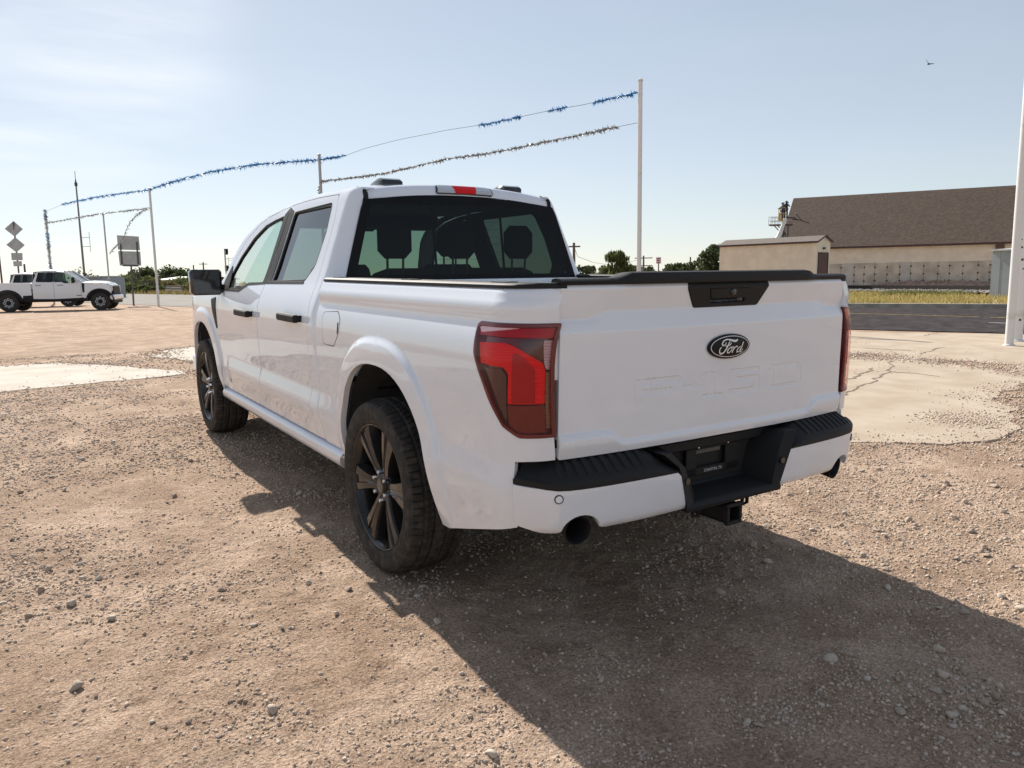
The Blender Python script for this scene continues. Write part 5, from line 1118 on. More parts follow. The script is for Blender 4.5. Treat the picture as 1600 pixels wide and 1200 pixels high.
# ================================================================ platform, boom lift and the two workers by the warehouse gable
M_GALV = mat('galvanised', (.42,.43,.44), .5, metal=.6); M_STL = mat('dark_steel', (.05,.05,.055), .6)
DL = 66.0
def D3(px, py, d=DL): return Vector(depthpt(px, py, d))
PLT = empty('steel_platform', 'steel service platform with guard rail projecting from the warehouse gable', 'platform')
pr_ = (D3(1232,351)-D3(1201,352)).normalized(); back = Vector((nr[0], nr[1], 0))
def quadbox(name, a, b, depth, h, m, par):
    bb = MB(); bb.prism([a, b, b+Vector((0,0,h)), a+Vector((0,0,h))], back*depth); return bb.build(name, m, par)
a, b_ = D3(1201,352.5), D3(1236,351.5); quadbox('deck', a, b_, 1.2, .10, M_STL, PLT)
for f in np.linspace(0, .62, 5):
    for bk in (0, 1.2):
        p = a+(b_-a)*f+back*bk; bb = MB(); bb.tube([p, p+Vector((0,0,.72))], .022, 5); bb.build('guard_post', M_GALV, PLT)
for hh in (.72, .38):
    for bk in (0, 1.2): bb = MB(); bb.tube([a+back*bk+Vector((0,0,hh)), a+(b_-a)*.95+back*bk+Vector((0,0,hh))], .022, 5); bb.build('guard_rail', M_GALV, PLT)
for q0, q1 in (((1209,352.5),(1216,360)),((1222,352),(1228,374)),((1219,352),(1221,374)),((1226,352),(1220,374)),((1214,352),(1228,366))): bb = MB(); bb.tube([D3(*q0)+back*.3, D3(*q1)+back*.3], .045, 5); bb.build('brace', M_STL, PLT)
bb = MB(); bb.tube([D3(1229,339.5), D3(1243,341)], .07, 6); bb.build('arm', M_STL, PLT)
for q0, q1 in (((1243,333),(1252,344)),((1240,341),(1265,348.5)),((1238,343),(1250,344))): bb = MB(); bb.tube([D3(*q0, 67.3), D3(*q1, 67.6)], .04, 5); bb.build('stay', M_STL, PLT)
for x_ in (1219.3, 1223.5, 1230): bb = MB(); t_ = D3(x_, 352); bb.tube([t_+back*.6, (t_.x+back.x*.6, t_.y+back.y*.6, .08)], .05, 5); bb.build('leg', M_STL, PLT)
LIFT = empty('boom_lift', 'white boom lift with yellow basket raised beside the warehouse roof', 'boom lift')
DB = 64.5
foot = D3(1209,372,DB); bb = MB(); bb.tube([D3(1216,372,DB), D3(1222,356,DB), D3(1227,342,DB)], [.20,.17,.15], 8); bb.build('boom', mat('boom_white', (.62,.63,.62), .5), LIFT)
bb = MB(); g0 = D3(1216,372,DB); base = Vector((g0.x, g0.y, .1)); bb.tube([g0, g0+Vector((-.9,.4,-1.0)), base+Vector((-.3,0,1.1))], [.22,.22,.25], 8); bb.build('lower_boom', mat('boom_white'), LIFT)
bb = MB(); bb.box(base.x-1.1, base.x+1.1, base.y-.8, base.y+.8, .45, 1.15, .1); bb.build('chassis', mat('lift_yellow', (.45,.28,.04), .5), LIFT)
for i in (-.8,.8):
    for j in (-.75,.75): bb = MB(); bb.lathe([(-.12,.05),(-.12,.36),(.12,.36),(.12,.05)], 'y', 16, (base.x+i, base.y+j, .44)); bb.build('wheel', M_RUB, LIFT)
kq0 = D3(1216.5,344.5,DB); kq1 = D3(1227,344,DB)
bb = MB(); e = (kq1-kq0); bb.prism([kq0, kq1, kq1+Vector((0,0,.10)), kq0+Vector((0,0,.10))], back*.8); bb.build('basket_floor', mat('lift_yellow'), LIFT)
for f in (0, 1):
    for bk in (0, .8): p = kq0+e*f+back*bk; bb = MB(); bb.tube([p, p+Vector((0,0,1.05))], .03, 5); bb.build('basket_post', mat('lift_yellow'), LIFT)
for hh in (.55, 1.05):
    for bk in (0, .8): bb = MB(); bb.tube([kq0+back*bk+Vector((0,0,hh)), kq1+back*bk+Vector((0,0,hh))], .03, 5); bb.build('basket_rail', mat('lift_yellow'), LIFT)
bb = MB(); bb.prism([kq0+e*0, kq0+e*.32, kq0+e*.32+Vector((0,0,.62)), kq0+Vector((0,0,.62))], back*-.05); bb.build('control_box', mat('lift_yellow'), LIFT)
for x_ in (1224, 1230.2):
    LD = empty('ladder_pole', None, None); p = D3(x_, 317.5 if x_ < 1226 else 316.5, 66.2)
    bb = MB(); bb.tube([p, D3(x_-.5, 345, 66.2)], .07, 6); bb.build('pole', M_GALV, LD)
    bb = MB(); bb.box(p.x-.09, p.x+.09, p.y-.09, p.y+.09, p.z-.02, p.z+.05); bb.build('cap', M_STL, LD)
    tag(LD, 'left upright steel post rising above the service platform' if x_ < 1226 else 'right upright steel post rising above the service platform', 'post', 'posts above the platform')
def person(label, feet, h, yaw, shirt, pants, arms):
    P = empty('person', label, 'person', loc=feet, rz=yaw); k = h/1.75
    def skin(name, V, E, Rr, m, root=0):
        me = bpy.data.meshes.new(name); me.from_pydata([tuple(c*k for c in v) for v in V], E, []); o = bpy.data.objects.new(name, me); COL.objects.link(o); o.parent = P
        sk = o.modifiers.new('s', 'SKIN'); 
        for i, r_ in enumerate(Rr): me.skin_vertices[0].data[i].radius = (r_*k, r_*k)
        me.skin_vertices[0].data[root].use_root = True; ss = o.modifiers.new('u', 'SUBSURF'); ss.levels = ss.render_levels = 1
        me.materials.append(m); bpy.context.view_layer.update()
        m2 = bpy.data.meshes.new_from_object(o.evaluated_get(bpy.context.evaluated_depsgraph_get())); o.modifiers.clear(); o.data = m2
        if not m2.materials: m2.materials.append(m)
        m2.shade_smooth(); return o
    V = [(0,0,.95),(0,0,1.15),(0,.02,1.38),(0,.02,1.48),(0,.05,1.62),(.19,.02,1.40),arms[0],arms[1],(-.19,.02,1.40),(-arms[0][0],*arms[0][1:]),(-arms[1][0]*.6,arms[1][1]+.06,arms[1][2]-.1),(.10,0,.90),(.11,.04,.50),(.11,0,.08),(-.10,0,.90),(-.12,.05,.50),(-.12,0,.08),(.11,.12,.04),(-.12,.12,.04)]
    E = [(0,1),(1,2),(2,3),(3,4),(2,5),(5,6),(6,7),(2,8),(8,9),(9,10),(0,11),(11,12),(12,13),(0,14),(14,15),(15,16),(13,17),(16,18)]
    skin('body', V, E, [.15,.15,.16,.06,.10,.07,.055,.045,.07,.055,.045,.09,.07,.055,.09,.07,.055,.05,.05], shirt)
    skin('trousers', [(0,0,.97),(.10,0,.90),(.11,.04,.50),(.11,0,.10),(-.10,0,.90),(-.12,.05,.50),(-.12,0,.10)], [(0,1),(1,2),(2,3),(0,4),(4,5),(5,6)], [.165,.105,.085,.07,.105,.085,.07], pants)
    bb = MB(); bb.lathe([(.0,.125),(.03,.13),(.09,.115),(.13,.07),(.145,.005)], 'z', 14, (0,.05,1.63)); bb.V = [tuple(c*k for c in v) for v in bb.V]; bb.build('hard_hat', mat('hat_dark', (.03,.03,.04), .5), P, fix=False)
    return P
M_DSH = mat('navy_shirt', (.05,.06,.10), .9); M_DSH2 = mat('dark_shirt', (.035,.035,.045), .9); M_JEAN = mat('jeans', (.05,.065,.11), .9)
fl0 = kq0 + e*.48 + back*.3 + Vector((0,0,.10)); fl1 = kq0 + e*.92 + back*.55 + Vector((0,0,.10))
person('worker in dark blue clothes leaning in the raised yellow basket', fl0, 1.40, 1.0, M_DSH, M_JEAN, ((.30,.22,1.18),(.22,.45,1.10)))
person('worker in black standing at the roof side of the raised basket', fl1, 1.55, -1.2, M_DSH2, M_DSH2, ((.28,.20,1.20),(.20,.42,1.30)))
# grey metal box shed at the right
bx = empty('metal_shed', 'pale grey metal box shed standing in the dry grass', 'metal shed'); q0 = groundpt(1546,466.5); q1 = groundpt(1600,467.5)
dd = np.array((q1.x-q0.x, q1.y-q0.y)); dd /= np.linalg.norm(dd); nn_ = np.array((-dd[1], dd[0])); nn_ = nn_ if nn_ @ np.array((q0.x-CAMP.x, q0.y-CAMP.y)) > 0 else -nn_
kw = dict(o=np.array((q0.x, q0.y)), d=dd, nn=nn_, par=bx); M_GRY = mat('grey_sheet_metal', (.34,.37,.40), .45, var=.12, vscale=2)
wb('wall', 0, 4.4, 0, 2.4, .05, 2.28, M_GRY, **kw)
for s_ in np.arange(.35, 4.2, .62): wb('seam', s_, s_+.03, -.012, .004, .08, 2.26, M_GRY, **kw)
slab3('roof', [w3(kw['o'],dd,nn_,-.1,-.12,2.26), w3(kw['o'],dd,nn_,4.5,-.12,2.26), w3(kw['o'],dd,nn_,4.5,2.5,2.42), w3(kw['o'],dd,nn_,-.1,2.5,2.42)], .05, mat('pale_roof_metal', (.55,.57,.58), .4), bx)
# ================================================================ poles with tinsel garlands
M_POLE = mat('white_pole_paint', (.70,.69,.67), .5, col2=(.52,.46,.40), vscale=2.5, lo=.28, hi=.42); M_POLEG = mat('grey_pole', (.42,.42,.41), .5)
def pole(name, label, px, d, ztop, r, m, group=None, zb=None):
    p = depthpt(px, 420, d); b0 = Vector((p.x, p.y, gzf(p.y)-.3)); e0 = empty(name, label, 'pole', group, loc=(b0.x, b0.y, 0))
    bb = MB(); bb.tube([(0,0,b0.z),(0,0,ztop*.5),(0,0,ztop)], [r,r*.96,r*.9], 14); bb.build('shaft', m, e0); bb = MB(); bb.lathe([(ztop-.01,r*1.15),(ztop+.03,r*1.1),(ztop+.06,r*.4),(ztop+.065,.002)], 'z', 14); bb.build('pole_cap', m, e0, fix=False)
    return e0, np.array((p.x, p.y))
ZT = 6.5
gB = 'white poles carrying the tinsel garlands'
_, pD = pole('garland_pole', 'white garland pole rising behind the tailgate of the pickup', 998.5, 20.8, ZT, .065, M_POLE, gB)
_, pC = pole('garland_pole', 'white garland pole showing above the pickup cab roof', 507.5, 31.8, ZT, .065, M_POLEG, gB)
_, pB = pole('garland_pole', 'white garland pole by the road right of the square sign', 243.5, 41.8, ZT, .065, M_POLE, gB)
eA, pA = pole('garland_pole', 'garland pole wrapped in blue and silver tinsel behind the parked trucks', 79.5, 52.6, ZT, .06, M_POLEG, gB)
_, pE = pole('thin_pole', 'thin grey pole left of the square sign holding a silver garland', 168.8, 44.0, 5.35, .045, M_POLEG)
def rightpole(label, px, py, r, ztop):
    q = groundpt(px, py); e0 = empty('roadside_pole', label, 'pole', 'white poles at the right edge', loc=(q.x, q.y, 0)); bb = MB(); bb.tube([(0,0,-.1),(0,0,3),(0,0,ztop)], r, 20); bb.build('shaft', M_POLE, e0)
    bb = MB(); bb.lathe([(gzf(q.y)-.01,r*1.5),(gzf(q.y)+.02,r*1.35),(gzf(q.y)+.03,r*1.02)], 'z', 20); bb.build('base_collar', M_POLE, e0); 
    if r > .09:
        rs_ = random.Random(3); rb = MB()
        for k_ in range(10):
            a_ = rs_.uniform(3.2, 5.6); z_ = rs_.uniform(.4, 2.2); c_ = Vector((r*1.002*math.cos(a_), r*1.002*math.sin(a_), z_)); t_ = Vector((-math.sin(a_), math.cos(a_), 0)); w_ = rs_.uniform(.008,.022); rb.add([c_-t_*w_-Vector((0,0,w_)), c_+t_*w_-Vector((0,0,w_*.6)), c_+t_*w_*.5+Vector((0,0,w_*1.4)), c_-t_*w_+Vector((0,0,w_))], [(0,1,2,3)])
        o_ = rb.build('rust_spots', mat('rust', (.08,.045,.03), .9), e0, flat=True, fix=False); o_['kind'] = 'stuff'
rightpole('slim white pole, the nearer of the two at the right edge', 1576.5, 540, .068, 7.0)
rightpole('thick white pole with rust spots, the farther of two at the right edge', 1588, 533, .095, 8.0)
def on_plane(px, py, a, b):
    d = ray(px, py); t2 = b-a; nx, ny = -t2[1], t2[0]; k = (nx*(a[0]-CAMP.x)+ny*(a[1]-CAMP.y))/(nx*d.x+ny*d.y); return CAMP + d*k
M_BLUE = foliage_mat('blue_foil', [(.01,.10,.32),(.03,.22,.50),(.10,.30,.55)], .3, .3); M_SILV = foliage_mat('silver_foil', [(.16,.16,.16),(.34,.34,.33),(.52,.52,.50)], .4, .15); M_WIRE = mat('wire', (.25,.25,.26), .6)  # silver darkened in colour so the tinsel looks backlit by the sun
def garland(name, label, pts, a, b, m, spans, tuft=.11, dens=90, seed=1, extra=None):
    P = [on_plane(*q, a, b) for q in pts]; e0 = empty(name, label, 'garland', None, loc=P[0]); P = [p - P[0] for p in P]
    d = [0]
    for p, q in zip(P[:-1], P[1:]): d.append(d[-1] + (q-p).length)
    def at(t): return Vector([float(np.interp(t, d, [p[k] for p in P])) for k in range(3)])
    T_ = np.linspace(0, d[-1], 60); bb = MB(); bb.tube([at(t) for t in T_], .008, 4); bb.build('wire', M_WIRE, e0)
    r = np.random.default_rng(seed); V = []; F = []
    for (s0, s1) in spans:
        L_ = (s1-s0)*d[-1]; n_ = int(L_*dens)
        for t in s0*d[-1] + L_*r.random(n_):
            c = at(t); k = tuft*(.35+.9*r.random())
            v = Vector(r.normal(size=3)); v.normalize(); v.z = v.z*.8 - .12; v *= k; w = Vector(r.normal(size=3)).normalized()*.030
            i = len(V); V += [c-w, c+w, c+v+w*.4]; F.append((i, i+1, i+2))
    o = mesh('tinsel_fringe', V, F, m, e0, flat=True); o['kind'] = 'stuff'; return e0
garland('tinsel_garland', 'blue tinsel garland on the farthest span, above the parked trucks', [(72.5,330),(100,318.5),(150,308),(200,300.5),(233,297)], pA, pB, M_BLUE, [(.18,1)], .20, 45, 1)
garland('tinsel_garland', 'blue tinsel garland on the middle span left of the cab roof', [(233,297),(260,287),(330,268),(400,257),(450,253),(503,249)], pB, pC, M_BLUE, [(0,1)], .22, 60, 2)
garland('tinsel_garland', 'bare upper wire with blue tinsel near the tallest pole', [(503,249),(540,243),(570,232),(620,219),(700,203),(765,193),(825,180),(862,172),(910,164),(960,153),(1001,143)], pC, pD, M_BLUE, [(0,.11),(.60,.72),(.79,.84),(.90,1)], .15, 90, 3)
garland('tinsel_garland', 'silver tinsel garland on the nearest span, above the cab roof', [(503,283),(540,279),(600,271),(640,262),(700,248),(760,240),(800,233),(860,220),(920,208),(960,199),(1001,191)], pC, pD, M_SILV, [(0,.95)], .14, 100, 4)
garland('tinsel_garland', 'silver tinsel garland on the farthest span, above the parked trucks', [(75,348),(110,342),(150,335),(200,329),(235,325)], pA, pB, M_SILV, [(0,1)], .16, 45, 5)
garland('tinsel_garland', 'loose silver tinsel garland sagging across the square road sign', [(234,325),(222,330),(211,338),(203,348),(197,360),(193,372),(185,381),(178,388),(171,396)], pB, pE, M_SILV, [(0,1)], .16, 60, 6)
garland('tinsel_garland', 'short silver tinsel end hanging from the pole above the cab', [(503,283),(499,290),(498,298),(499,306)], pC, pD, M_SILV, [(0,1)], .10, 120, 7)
r = np.random.default_rng(9); 
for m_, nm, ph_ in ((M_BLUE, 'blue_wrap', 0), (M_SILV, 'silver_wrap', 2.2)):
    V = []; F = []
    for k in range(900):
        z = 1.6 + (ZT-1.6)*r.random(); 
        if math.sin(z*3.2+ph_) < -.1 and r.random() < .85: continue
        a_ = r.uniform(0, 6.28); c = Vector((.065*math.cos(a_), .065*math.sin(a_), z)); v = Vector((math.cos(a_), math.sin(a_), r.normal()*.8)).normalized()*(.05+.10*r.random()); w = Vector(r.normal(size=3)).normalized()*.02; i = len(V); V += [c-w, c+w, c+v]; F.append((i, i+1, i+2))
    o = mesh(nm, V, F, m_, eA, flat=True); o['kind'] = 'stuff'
# ================================================================ road signs seen from behind, masts, signal
M_ALU = mat('sign_back_aluminium', (.46,.45,.43), .5, metal=.4, var=.15, vscale=3); M_POST = mat('sign_post', (.10,.095,.09), .7)
def basis(px, d):
    p = depthpt(px, 420, d); v = Vector((p.x-CAMP.x, p.y-CAMP.y, 0)).normalized(); return Vector((v.y, -v.x, 0)), v      # right, away
sq = empty('road_sign', 'large square road sign seen from behind, two grey panels on one post', 'road sign'); DS = 45.1; rt2, aw = basis(203, DS)
def plate(pxs, d, m, name, par, th=.02):
    bb = MB(); P = [Vector(depthpt(*q, d)) for q in pxs]; bb.prism(P, aw*th); return bb.build(name, m, par)
plate([(182.5,367.5),(216.8,369.5),(219,391),(184.3,390)], DS, M_ALU, 'upper_panel', sq); plate([(184.5,392.3),(219.2,393),(220.8,415),(187.2,415)], DS, M_ALU, 'lower_panel', sq)
for x0, y0, x1, y1 in ((188,381,190.5,413),(213.5,378,216,413)): bb = MB(); bb.tube([Vector(depthpt(x0,y0,DS))-aw*.03, Vector(depthpt(x1,y1,DS))-aw*.03], .045, 6); bb.build('bracket', M_POST, sq)
g_ = groundpt(209, 477.5); tp_ = Vector(depthpt(204.8,414,DS)); bb = MB(); bb.tube([(g_.x,g_.y,g_.z-.1), tp_-aw*.02], .05, 8); bb.build('post', M_POST, sq)
bb = MB(); bb.tube([Vector(depthpt(192,414.8,DS))-aw*.02, Vector(depthpt(216,415.3,DS))-aw*.02], .05, 6); bb.build('cross_bar', M_POST, sq)
dm_ = empty('warning_sign', 'two diamond signs over two small plates, seen from behind on one post', 'road sign'); D4 = 50.0; rt2, aw = basis(22, D4)
for cx, cy, r_, h_ in ((21.5,357.5,14.3,12.3),(24.3,382.5,14.5,12)): plate([(cx-r_,cy),(cx-.5,cy-h_),(cx+r_,cy+.5),(cx+1.5,cy+h_)], D4, M_ALU, 'diamond_panel', dm_)
plate([(17.3,395.2),(35,395.2),(35.6,406.6),(18.2,406.6)], D4, M_ALU, 'plate_panel', dm_); plate([(20.3,408.3),(34,408),(34.6,416),(21.3,416.2)], D4, M_ALU, 'plate_panel', dm_)
tp_ = Vector(depthpt(21,347,D4))-aw*.03; bb = MB(); bb.tube([(tp_.x, tp_.y, 0), tp_], .05, 8); bb.build('post', M_POST, dm_)
mst = empty('radio_mast', 'tall dark radio mast with whip tip behind the parked truck', 'mast'); p = depthpt(131, 420, 85); bb = MB(); zt_ = depthpt(125,283,85).z; bb.tube([(p.x,p.y,0),(p.x,p.y,zt_*.55),(p.x,p.y,zt_)], [.13,.10,.07], 8); bb.build('shaft', mat('mast_grey', (.16,.16,.165), .6), mst)
bb = MB(); bb.tube([(p.x,p.y,zt_),(p.x,p.y,zt_+.9)], .03, 5); bb.build('whip', M_STL, mst); bb = MB(); bb.lathe([(-.3,.02),(-.2,.14),(.1,.16),(.3,.05)], 'z', 10, (p.x,p.y,zt_-.5)); bb.build('beacon', M_STL, mst)
for zz in (5.6, 6.6): bb = MB(); bb.tube([(p.x,p.y,zz),(p.x+.8,p.y-.5,zz)], .03, 4); bb.build('side_arm', M_STL, mst)
bb = MB(); bb.tube([(p.x+.8,p.y-.5,5.0),(p.x+.8,p.y-.5,7.2)], .03, 4); bb.build('side_antenna', M_STL, mst)
sg = empty('railway_signal', 'railway signal mast with two black heads above the door mirror', 'railway signal'); D5 = 62
bb = MB(); p = depthpt(353, 420, D5); zt_ = depthpt(353,391,D5).z; bb.tube([(p.x,p.y,0),(p.x,p.y,zt_)], .06, 6); bb.build('mast', M_GALV, sg)
rt2, aw = basis(353, D5)
for cx, cy in ((353.3,393.5),(354.3,419.5)): plate([(cx-3.4,cy-4.6),(cx+2.6,cy-4.9),(cx+3.3,cy-1),(cx+3,cy+4.2),(cx-2.6,cy+4.6)], D5, M_BLK, 'signal_head', sg, .3)
bb = MB(); a0 = Vector((p.x,p.y,0))+rt2*.42
for k in (0, .36): bb.tube([a0+rt2*(k-.18)+Vector((0,0,.3)), a0+rt2*(k-.18)+Vector((0,0,zt_-.55))], .02, 4)
for zz in np.arange(.5, zt_-.6, .33): bb.tube([a0-rt2*.18+Vector((0,0,zz)), a0+rt2*.18+Vector((0,0,zz))], .018, 4)
bb.build('ladder', M_GALV, sg)
bb = MB(); bb.tube([Vector((p.x,p.y,zt_-.7)), a0+rt2*.2+Vector((0,0,zt_-.7))], .025, 4); bb.build('bracket', M_GALV, sg)
ps = empty('roadside_sign', 'small white sign with red lettering on a post behind the tailgate', 'road sign'); D6 = 52; rt2, aw = basis(1029, D6)
pl_ = plate([(1025,402),(1033,401.5),(1033.2,411.7),(1025.2,412)], D6, M_WHITE, 'sign_face', ps)
for y0 in (403.4,406.2,409.4): o_ = plate([(1026.2,y0),(1031.9,y0-.2),(1031.9,y0+1.4),(1026.2,y0+1.6)], D6-.03, mat('sign_red', (.45,.05,.06), .6), 'red_bar', ps, .01)
tp_ = Vector(depthpt(1029,411,D6)); bb = MB(); bb.tube([(tp_.x,tp_.y,0), tp_], .045, 6); bb.build('post', M_POST, ps)
def upole(label, px, ytop, d, arms=2, w=1.1):
    e0 = empty('utility_pole', label, 'utility pole', 'distant utility poles'); p = depthpt(px, 420, d); zt_ = depthpt(px, ytop, d).z; rt2, aw = basis(px, d); c = Vector((p.x, p.y, 0))
    bb = MB(); bb.tube([c, c+Vector((0,0,zt_))], [.15,.10], 7); bb.build('shaft', mat('pole_wood', (.12,.095,.08), .9), e0)
    for k in range(arms): bb = MB(); z = zt_-.3-k*.95; bb.tube([c-rt2*w+Vector((0,0,z)), c+rt2*w+Vector((0,0,z))], .06, 5); bb.build('cross_arm', mat('pole_wood'), e0)
    return c+Vector((0,0,zt_-.3)), rt2
u1, ur = upole('utility pole with two cross arms left of the small white sign', 1005.5, 399.5, 95, 2)
upole('thin distant utility pole right of the small white sign', 1078.5, 401.5, 110, 0)
u2, _ = upole('distant utility pole at the right edge of the cab rear pillar', 897, 379.5, 60, 1, .5)
upole('short distant utility pole left of the square sign', 217.5, 417, 120, 0)
upole('distant utility pole standing above the far trees beside the mirror', 302.5, 414, 120, 0)
upole('distant utility pole with one arm just left of the door mirror', 318, 409.5, 115, 1, .6)
upole('distant pole at the left edge behind the second parked truck', 38.5, 412.5, 90, 0); upole('slim pole cut by the left edge of the picture', .8, 346, 120, 0)
wr = empty('power_line', 'thin power line crossing behind the cab rear pillar', 'power line'); bb = MB(); a0 = depthpt(903,401,70); a1 = depthpt(945,413,90); a2 = u1
bb.tube([u2, a0, (Vector(a0)+Vector(a1))/2-Vector((0,0,.15)), a1, (Vector(a1)+a2)/2-Vector((0,0,.3)), a2], .02, 4); bb.build('wire', M_POST, wr)
# ================================================================ trees, shrubs and far buildings
M_LEAF = [foliage_mat('leaf_dark', [(.035,.050,.020),(.065,.085,.034),(.095,.112,.050)], trans=.4), foliage_mat('leaf_olive', [(.060,.080,.025),(.110,.130,.045),(.150,.160,.065)], trans=.4), foliage_mat('leaf_grey', [(.05,.065,.035),(.09,.10,.055),(.13,.135,.075)]), foliage_mat('leaf_dry', [(.16,.12,.05),(.24,.18,.09),(.13,.12,.04)])]
M_BARK = mat('bark', (.075,.058,.045), .95)
def tree(name, label, cat, base, h, w, seed, m, n=1800, leaf=.16, trunk=.25, clumps=12, group=None, upright=False):
    r = np.random.default_rng(seed); e0 = empty(name, label, cat, group, loc=base)
    ctr = []
    for k in range(clumps):
        t = r.random(); a = r.uniform(0, 6.28); rad = w/2*(.25+.75*math.sqrt(r.random()))*math.sin(math.pi*(.18+.72*t))*.85
        ctr.append((rad*math.cos(a), rad*math.sin(a), h*(trunk+(1-trunk)*(.12+.76*t)), (.16+.14*r.random())*w*(.8 if t > .7 else 1)))
    bb = MB(); bb.tube([(0,0,-.2),(.03*w,0,h*trunk*.7),(.02*w,.02*w,h*.5),(0,0,h*.85)], [.045*h+.02,.036*h+.01,.02*h,.006*h], 7)
    for c in ctr[:9]: bb.tube([(.01*w,0,h*max(.12,trunk*.8)), (c[0]*.5,c[1]*.5,(h*trunk+c[2])/2), (c[0],c[1],c[2])], [.016*h,.011*h,.004*h], 5)
    bb.build('trunk', M_BARK, e0)
    ctr = np.array(ctr); k = r.integers(0, clumps, n); dirs = r.normal(size=(n,3)); dirs /= np.linalg.norm(dirs, axis=1, keepdims=True); rr = ctr[k,3]*r.random(n)**.45
    P = ctr[k,:3] + dirs*rr[:,None]*np.array([1,1,.85]); P[:,2] = np.maximum(P[:,2], .05*h)
    u = r.normal(size=(n,3)); u /= np.linalg.norm(u, axis=1, keepdims=True); v = np.cross(u, r.normal(size=(n,3))); v /= np.linalg.norm(v, axis=1, keepdims=True)
    if upright: u = u*.6 + np.array([0,0,.9])
    s = leaf*(.5+r.random(n))[:,None]
    V = np.stack([P-u*s, P+v*s*.5, P+u*s, P-v*s*.5], 1).reshape(-1,3); o = mesh_np('crown', V, np.arange(4*n).reshape(-1,4), m, e0, smooth=False); return e0
def tb(px, d): p = depthpt(px, 420, d); return (p.x, p.y, gzf(p.y))
def ztop(px, py, d): return depthpt(px, py, d).z
tree('mesquite_tree', 'bushy feathery green tree behind the pickup bed, left of a white pole', 'tree', tb(963,58), ztop(963,395,58), 2.6, 101, M_LEAF[1], 3200, .13, .12, 16, upright=True)
tree('far_tree', 'dark leafy tree against the left end of the cream outbuilding', 'tree', tb(1118,66), ztop(1116,389,66)+.3, 3.0, 102, M_LEAF[0], 2600, .16, .2, 14)
tree('far_tree', 'dark round tree just left of the tall dark tree', 'tree', tb(1092,75), ztop(1090,403,75), 2.6, 103, M_LEAF[0], 1800, .16, .15, 12)
ORD = ['first','second','third','fourth','fifth','sixth','seventh','eighth','ninth','tenth','eleventh','twelfth','thirteenth','fourteenth','fifteenth','sixteenth','seventeenth']
gT = 'trees of the far treeline'
for k, (px, py, d, w, mi) in enumerate([(910,416,110,3.5,0),(922,415,115,3.2,2),(937,418,112,3.6,2),(991,415,120,3.6,2),(1014,416,110,3.2,0),(1045,413,105,3.8,0),(1057,411.5,110,3.6,0),(1071,413,112,3.4,0)]):
    tree('treeline_tree', ORD[k]+' small tree from the left in the far treeline behind the pickup bed', 'tree', tb(px,d), ztop(px,py,d), w, 110+k, M_LEAF[mi], 900, .22, .1, 10, group=gT)
gL = 'dark trees beyond the road at left'
for k, (px, py, d, w) in enumerate([(205,431,135,5),(220,421,140,6.5),(236,422,140,6),(262,423,150,7),(275,420.5,150,7.5),(290,423,150,7),(302,427,150,6)]):
    tree('distant_tree', ORD[k]+' dark tree from the left in the far row beyond the green scrub', 'tree', tb(px,d), ztop(px,py,d), w, 130+k, M_LEAF[0], 1300, .28, .1, 11, group=gL)
tree('bare_tree', 'sparse thin tree behind the nose of the parked truck', 'tree', tb(133,78), ztop(133,421,78), 4.0, 141, M_LEAF[2], 260, .14, .2, 10)
gS = 'scrub bushes along the far side of the road'
lab = {0:'dark green scrub bush on the far road edge at left', 1:'olive green scrub bush on the far road edge at left', 2:'greyish scrub bush on the far road edge at left', 3:'dry brown bush on the far road edge at left'}
rs = random.Random(12)
cnt = {0:0,1:0,2:0,3:0}
for k, (px, py, d, w, mi) in enumerate(sorted([(178,437,112,4,1),(186,433,118,5,1),(196,434,116,5,1),(206,437,110,4,2),(216,440,108,4,1),(225,438,112,5,1),(233,442,104,3.5,2),(240,440,106,4,3),(248,441,108,4,1),(257,444,100,3,3),(268,441,112,4,1),(278,439,112,5,1),(286,437,108,4,1),(294,438,104,4.5,1),(303,436,104,5,1),(290,447,96,2.6,3),(300,446,96,2.4,3),(276,451,94,1.6,3),(240,449,98,2.4,1),(222,449,100,2.6,1),(205,448,102,3,1),(190,446,104,3.4,1),(310,440,100,4.5,1)])):
    cnt[mi] += 1
    tree('scrub_bush', lab[mi].split(' on the')[0]+', '+ORD[cnt[mi]-1]+' of its colour from the left, across the road', 'bush', tb(px,d), max(.7, ztop(px,py,d)), w, 150+k, M_LEAF[mi], 900, .20, .04, 9, group=gS)
P3 = inpoly([gp(300,461),gp(190,459),gp(172,457.5),(20,150),(30,110)], 5000, 91)
tag(blades('roadside_grass', np.c_[P3, gz(P3[:,1])], .5, .10, foliage_mat('tan_grass', [(.30,.23,.10),(.22,.20,.07),(.38,.30,.14)]), 92), 'tan grass fringe at the far edge of the pale side road', 'grass', kind='stuff')
def block(name, label, cat, px0, px1, d0, d1, dep, z1, wall, roof, rz=None):
    e0 = empty(name, label, cat); a = np.array(tb(px0,d0)[:2]); b = np.array(tb(px1,d1)[:2]); d_ = (b-a)/np.linalg.norm(b-a); n_ = np.array((-d_[1], d_[0])); n_ = n_ if n_ @ (a-np.array(CAMP[:2])) > 0 else -n_
    kw = dict(o=a, d=d_, nn=n_, par=e0); L_ = np.linalg.norm(b-a); wb('wall', 0, L_, 0, dep, 0, z1, wall, **kw); rz = rz or z1+.3
    slab3('roof', [w3(a,d_,n_,-.4,-.5,z1), w3(a,d_,n_,L_+.4,-.5,z1), w3(a,d_,n_,L_+.3,dep/2,rz), w3(a,d_,n_,-.3,dep/2,rz)], .10, roof, e0); slab3('roof', [w3(a,d_,n_,L_+.4,dep+.5,z1), w3(a,d_,n_,-.4,dep+.5,z1), w3(a,d_,n_,-.3,dep/2,rz), w3(a,d_,n_,L_+.3,dep/2,rz)], .10, roof, e0)
    return e0, kw, L_
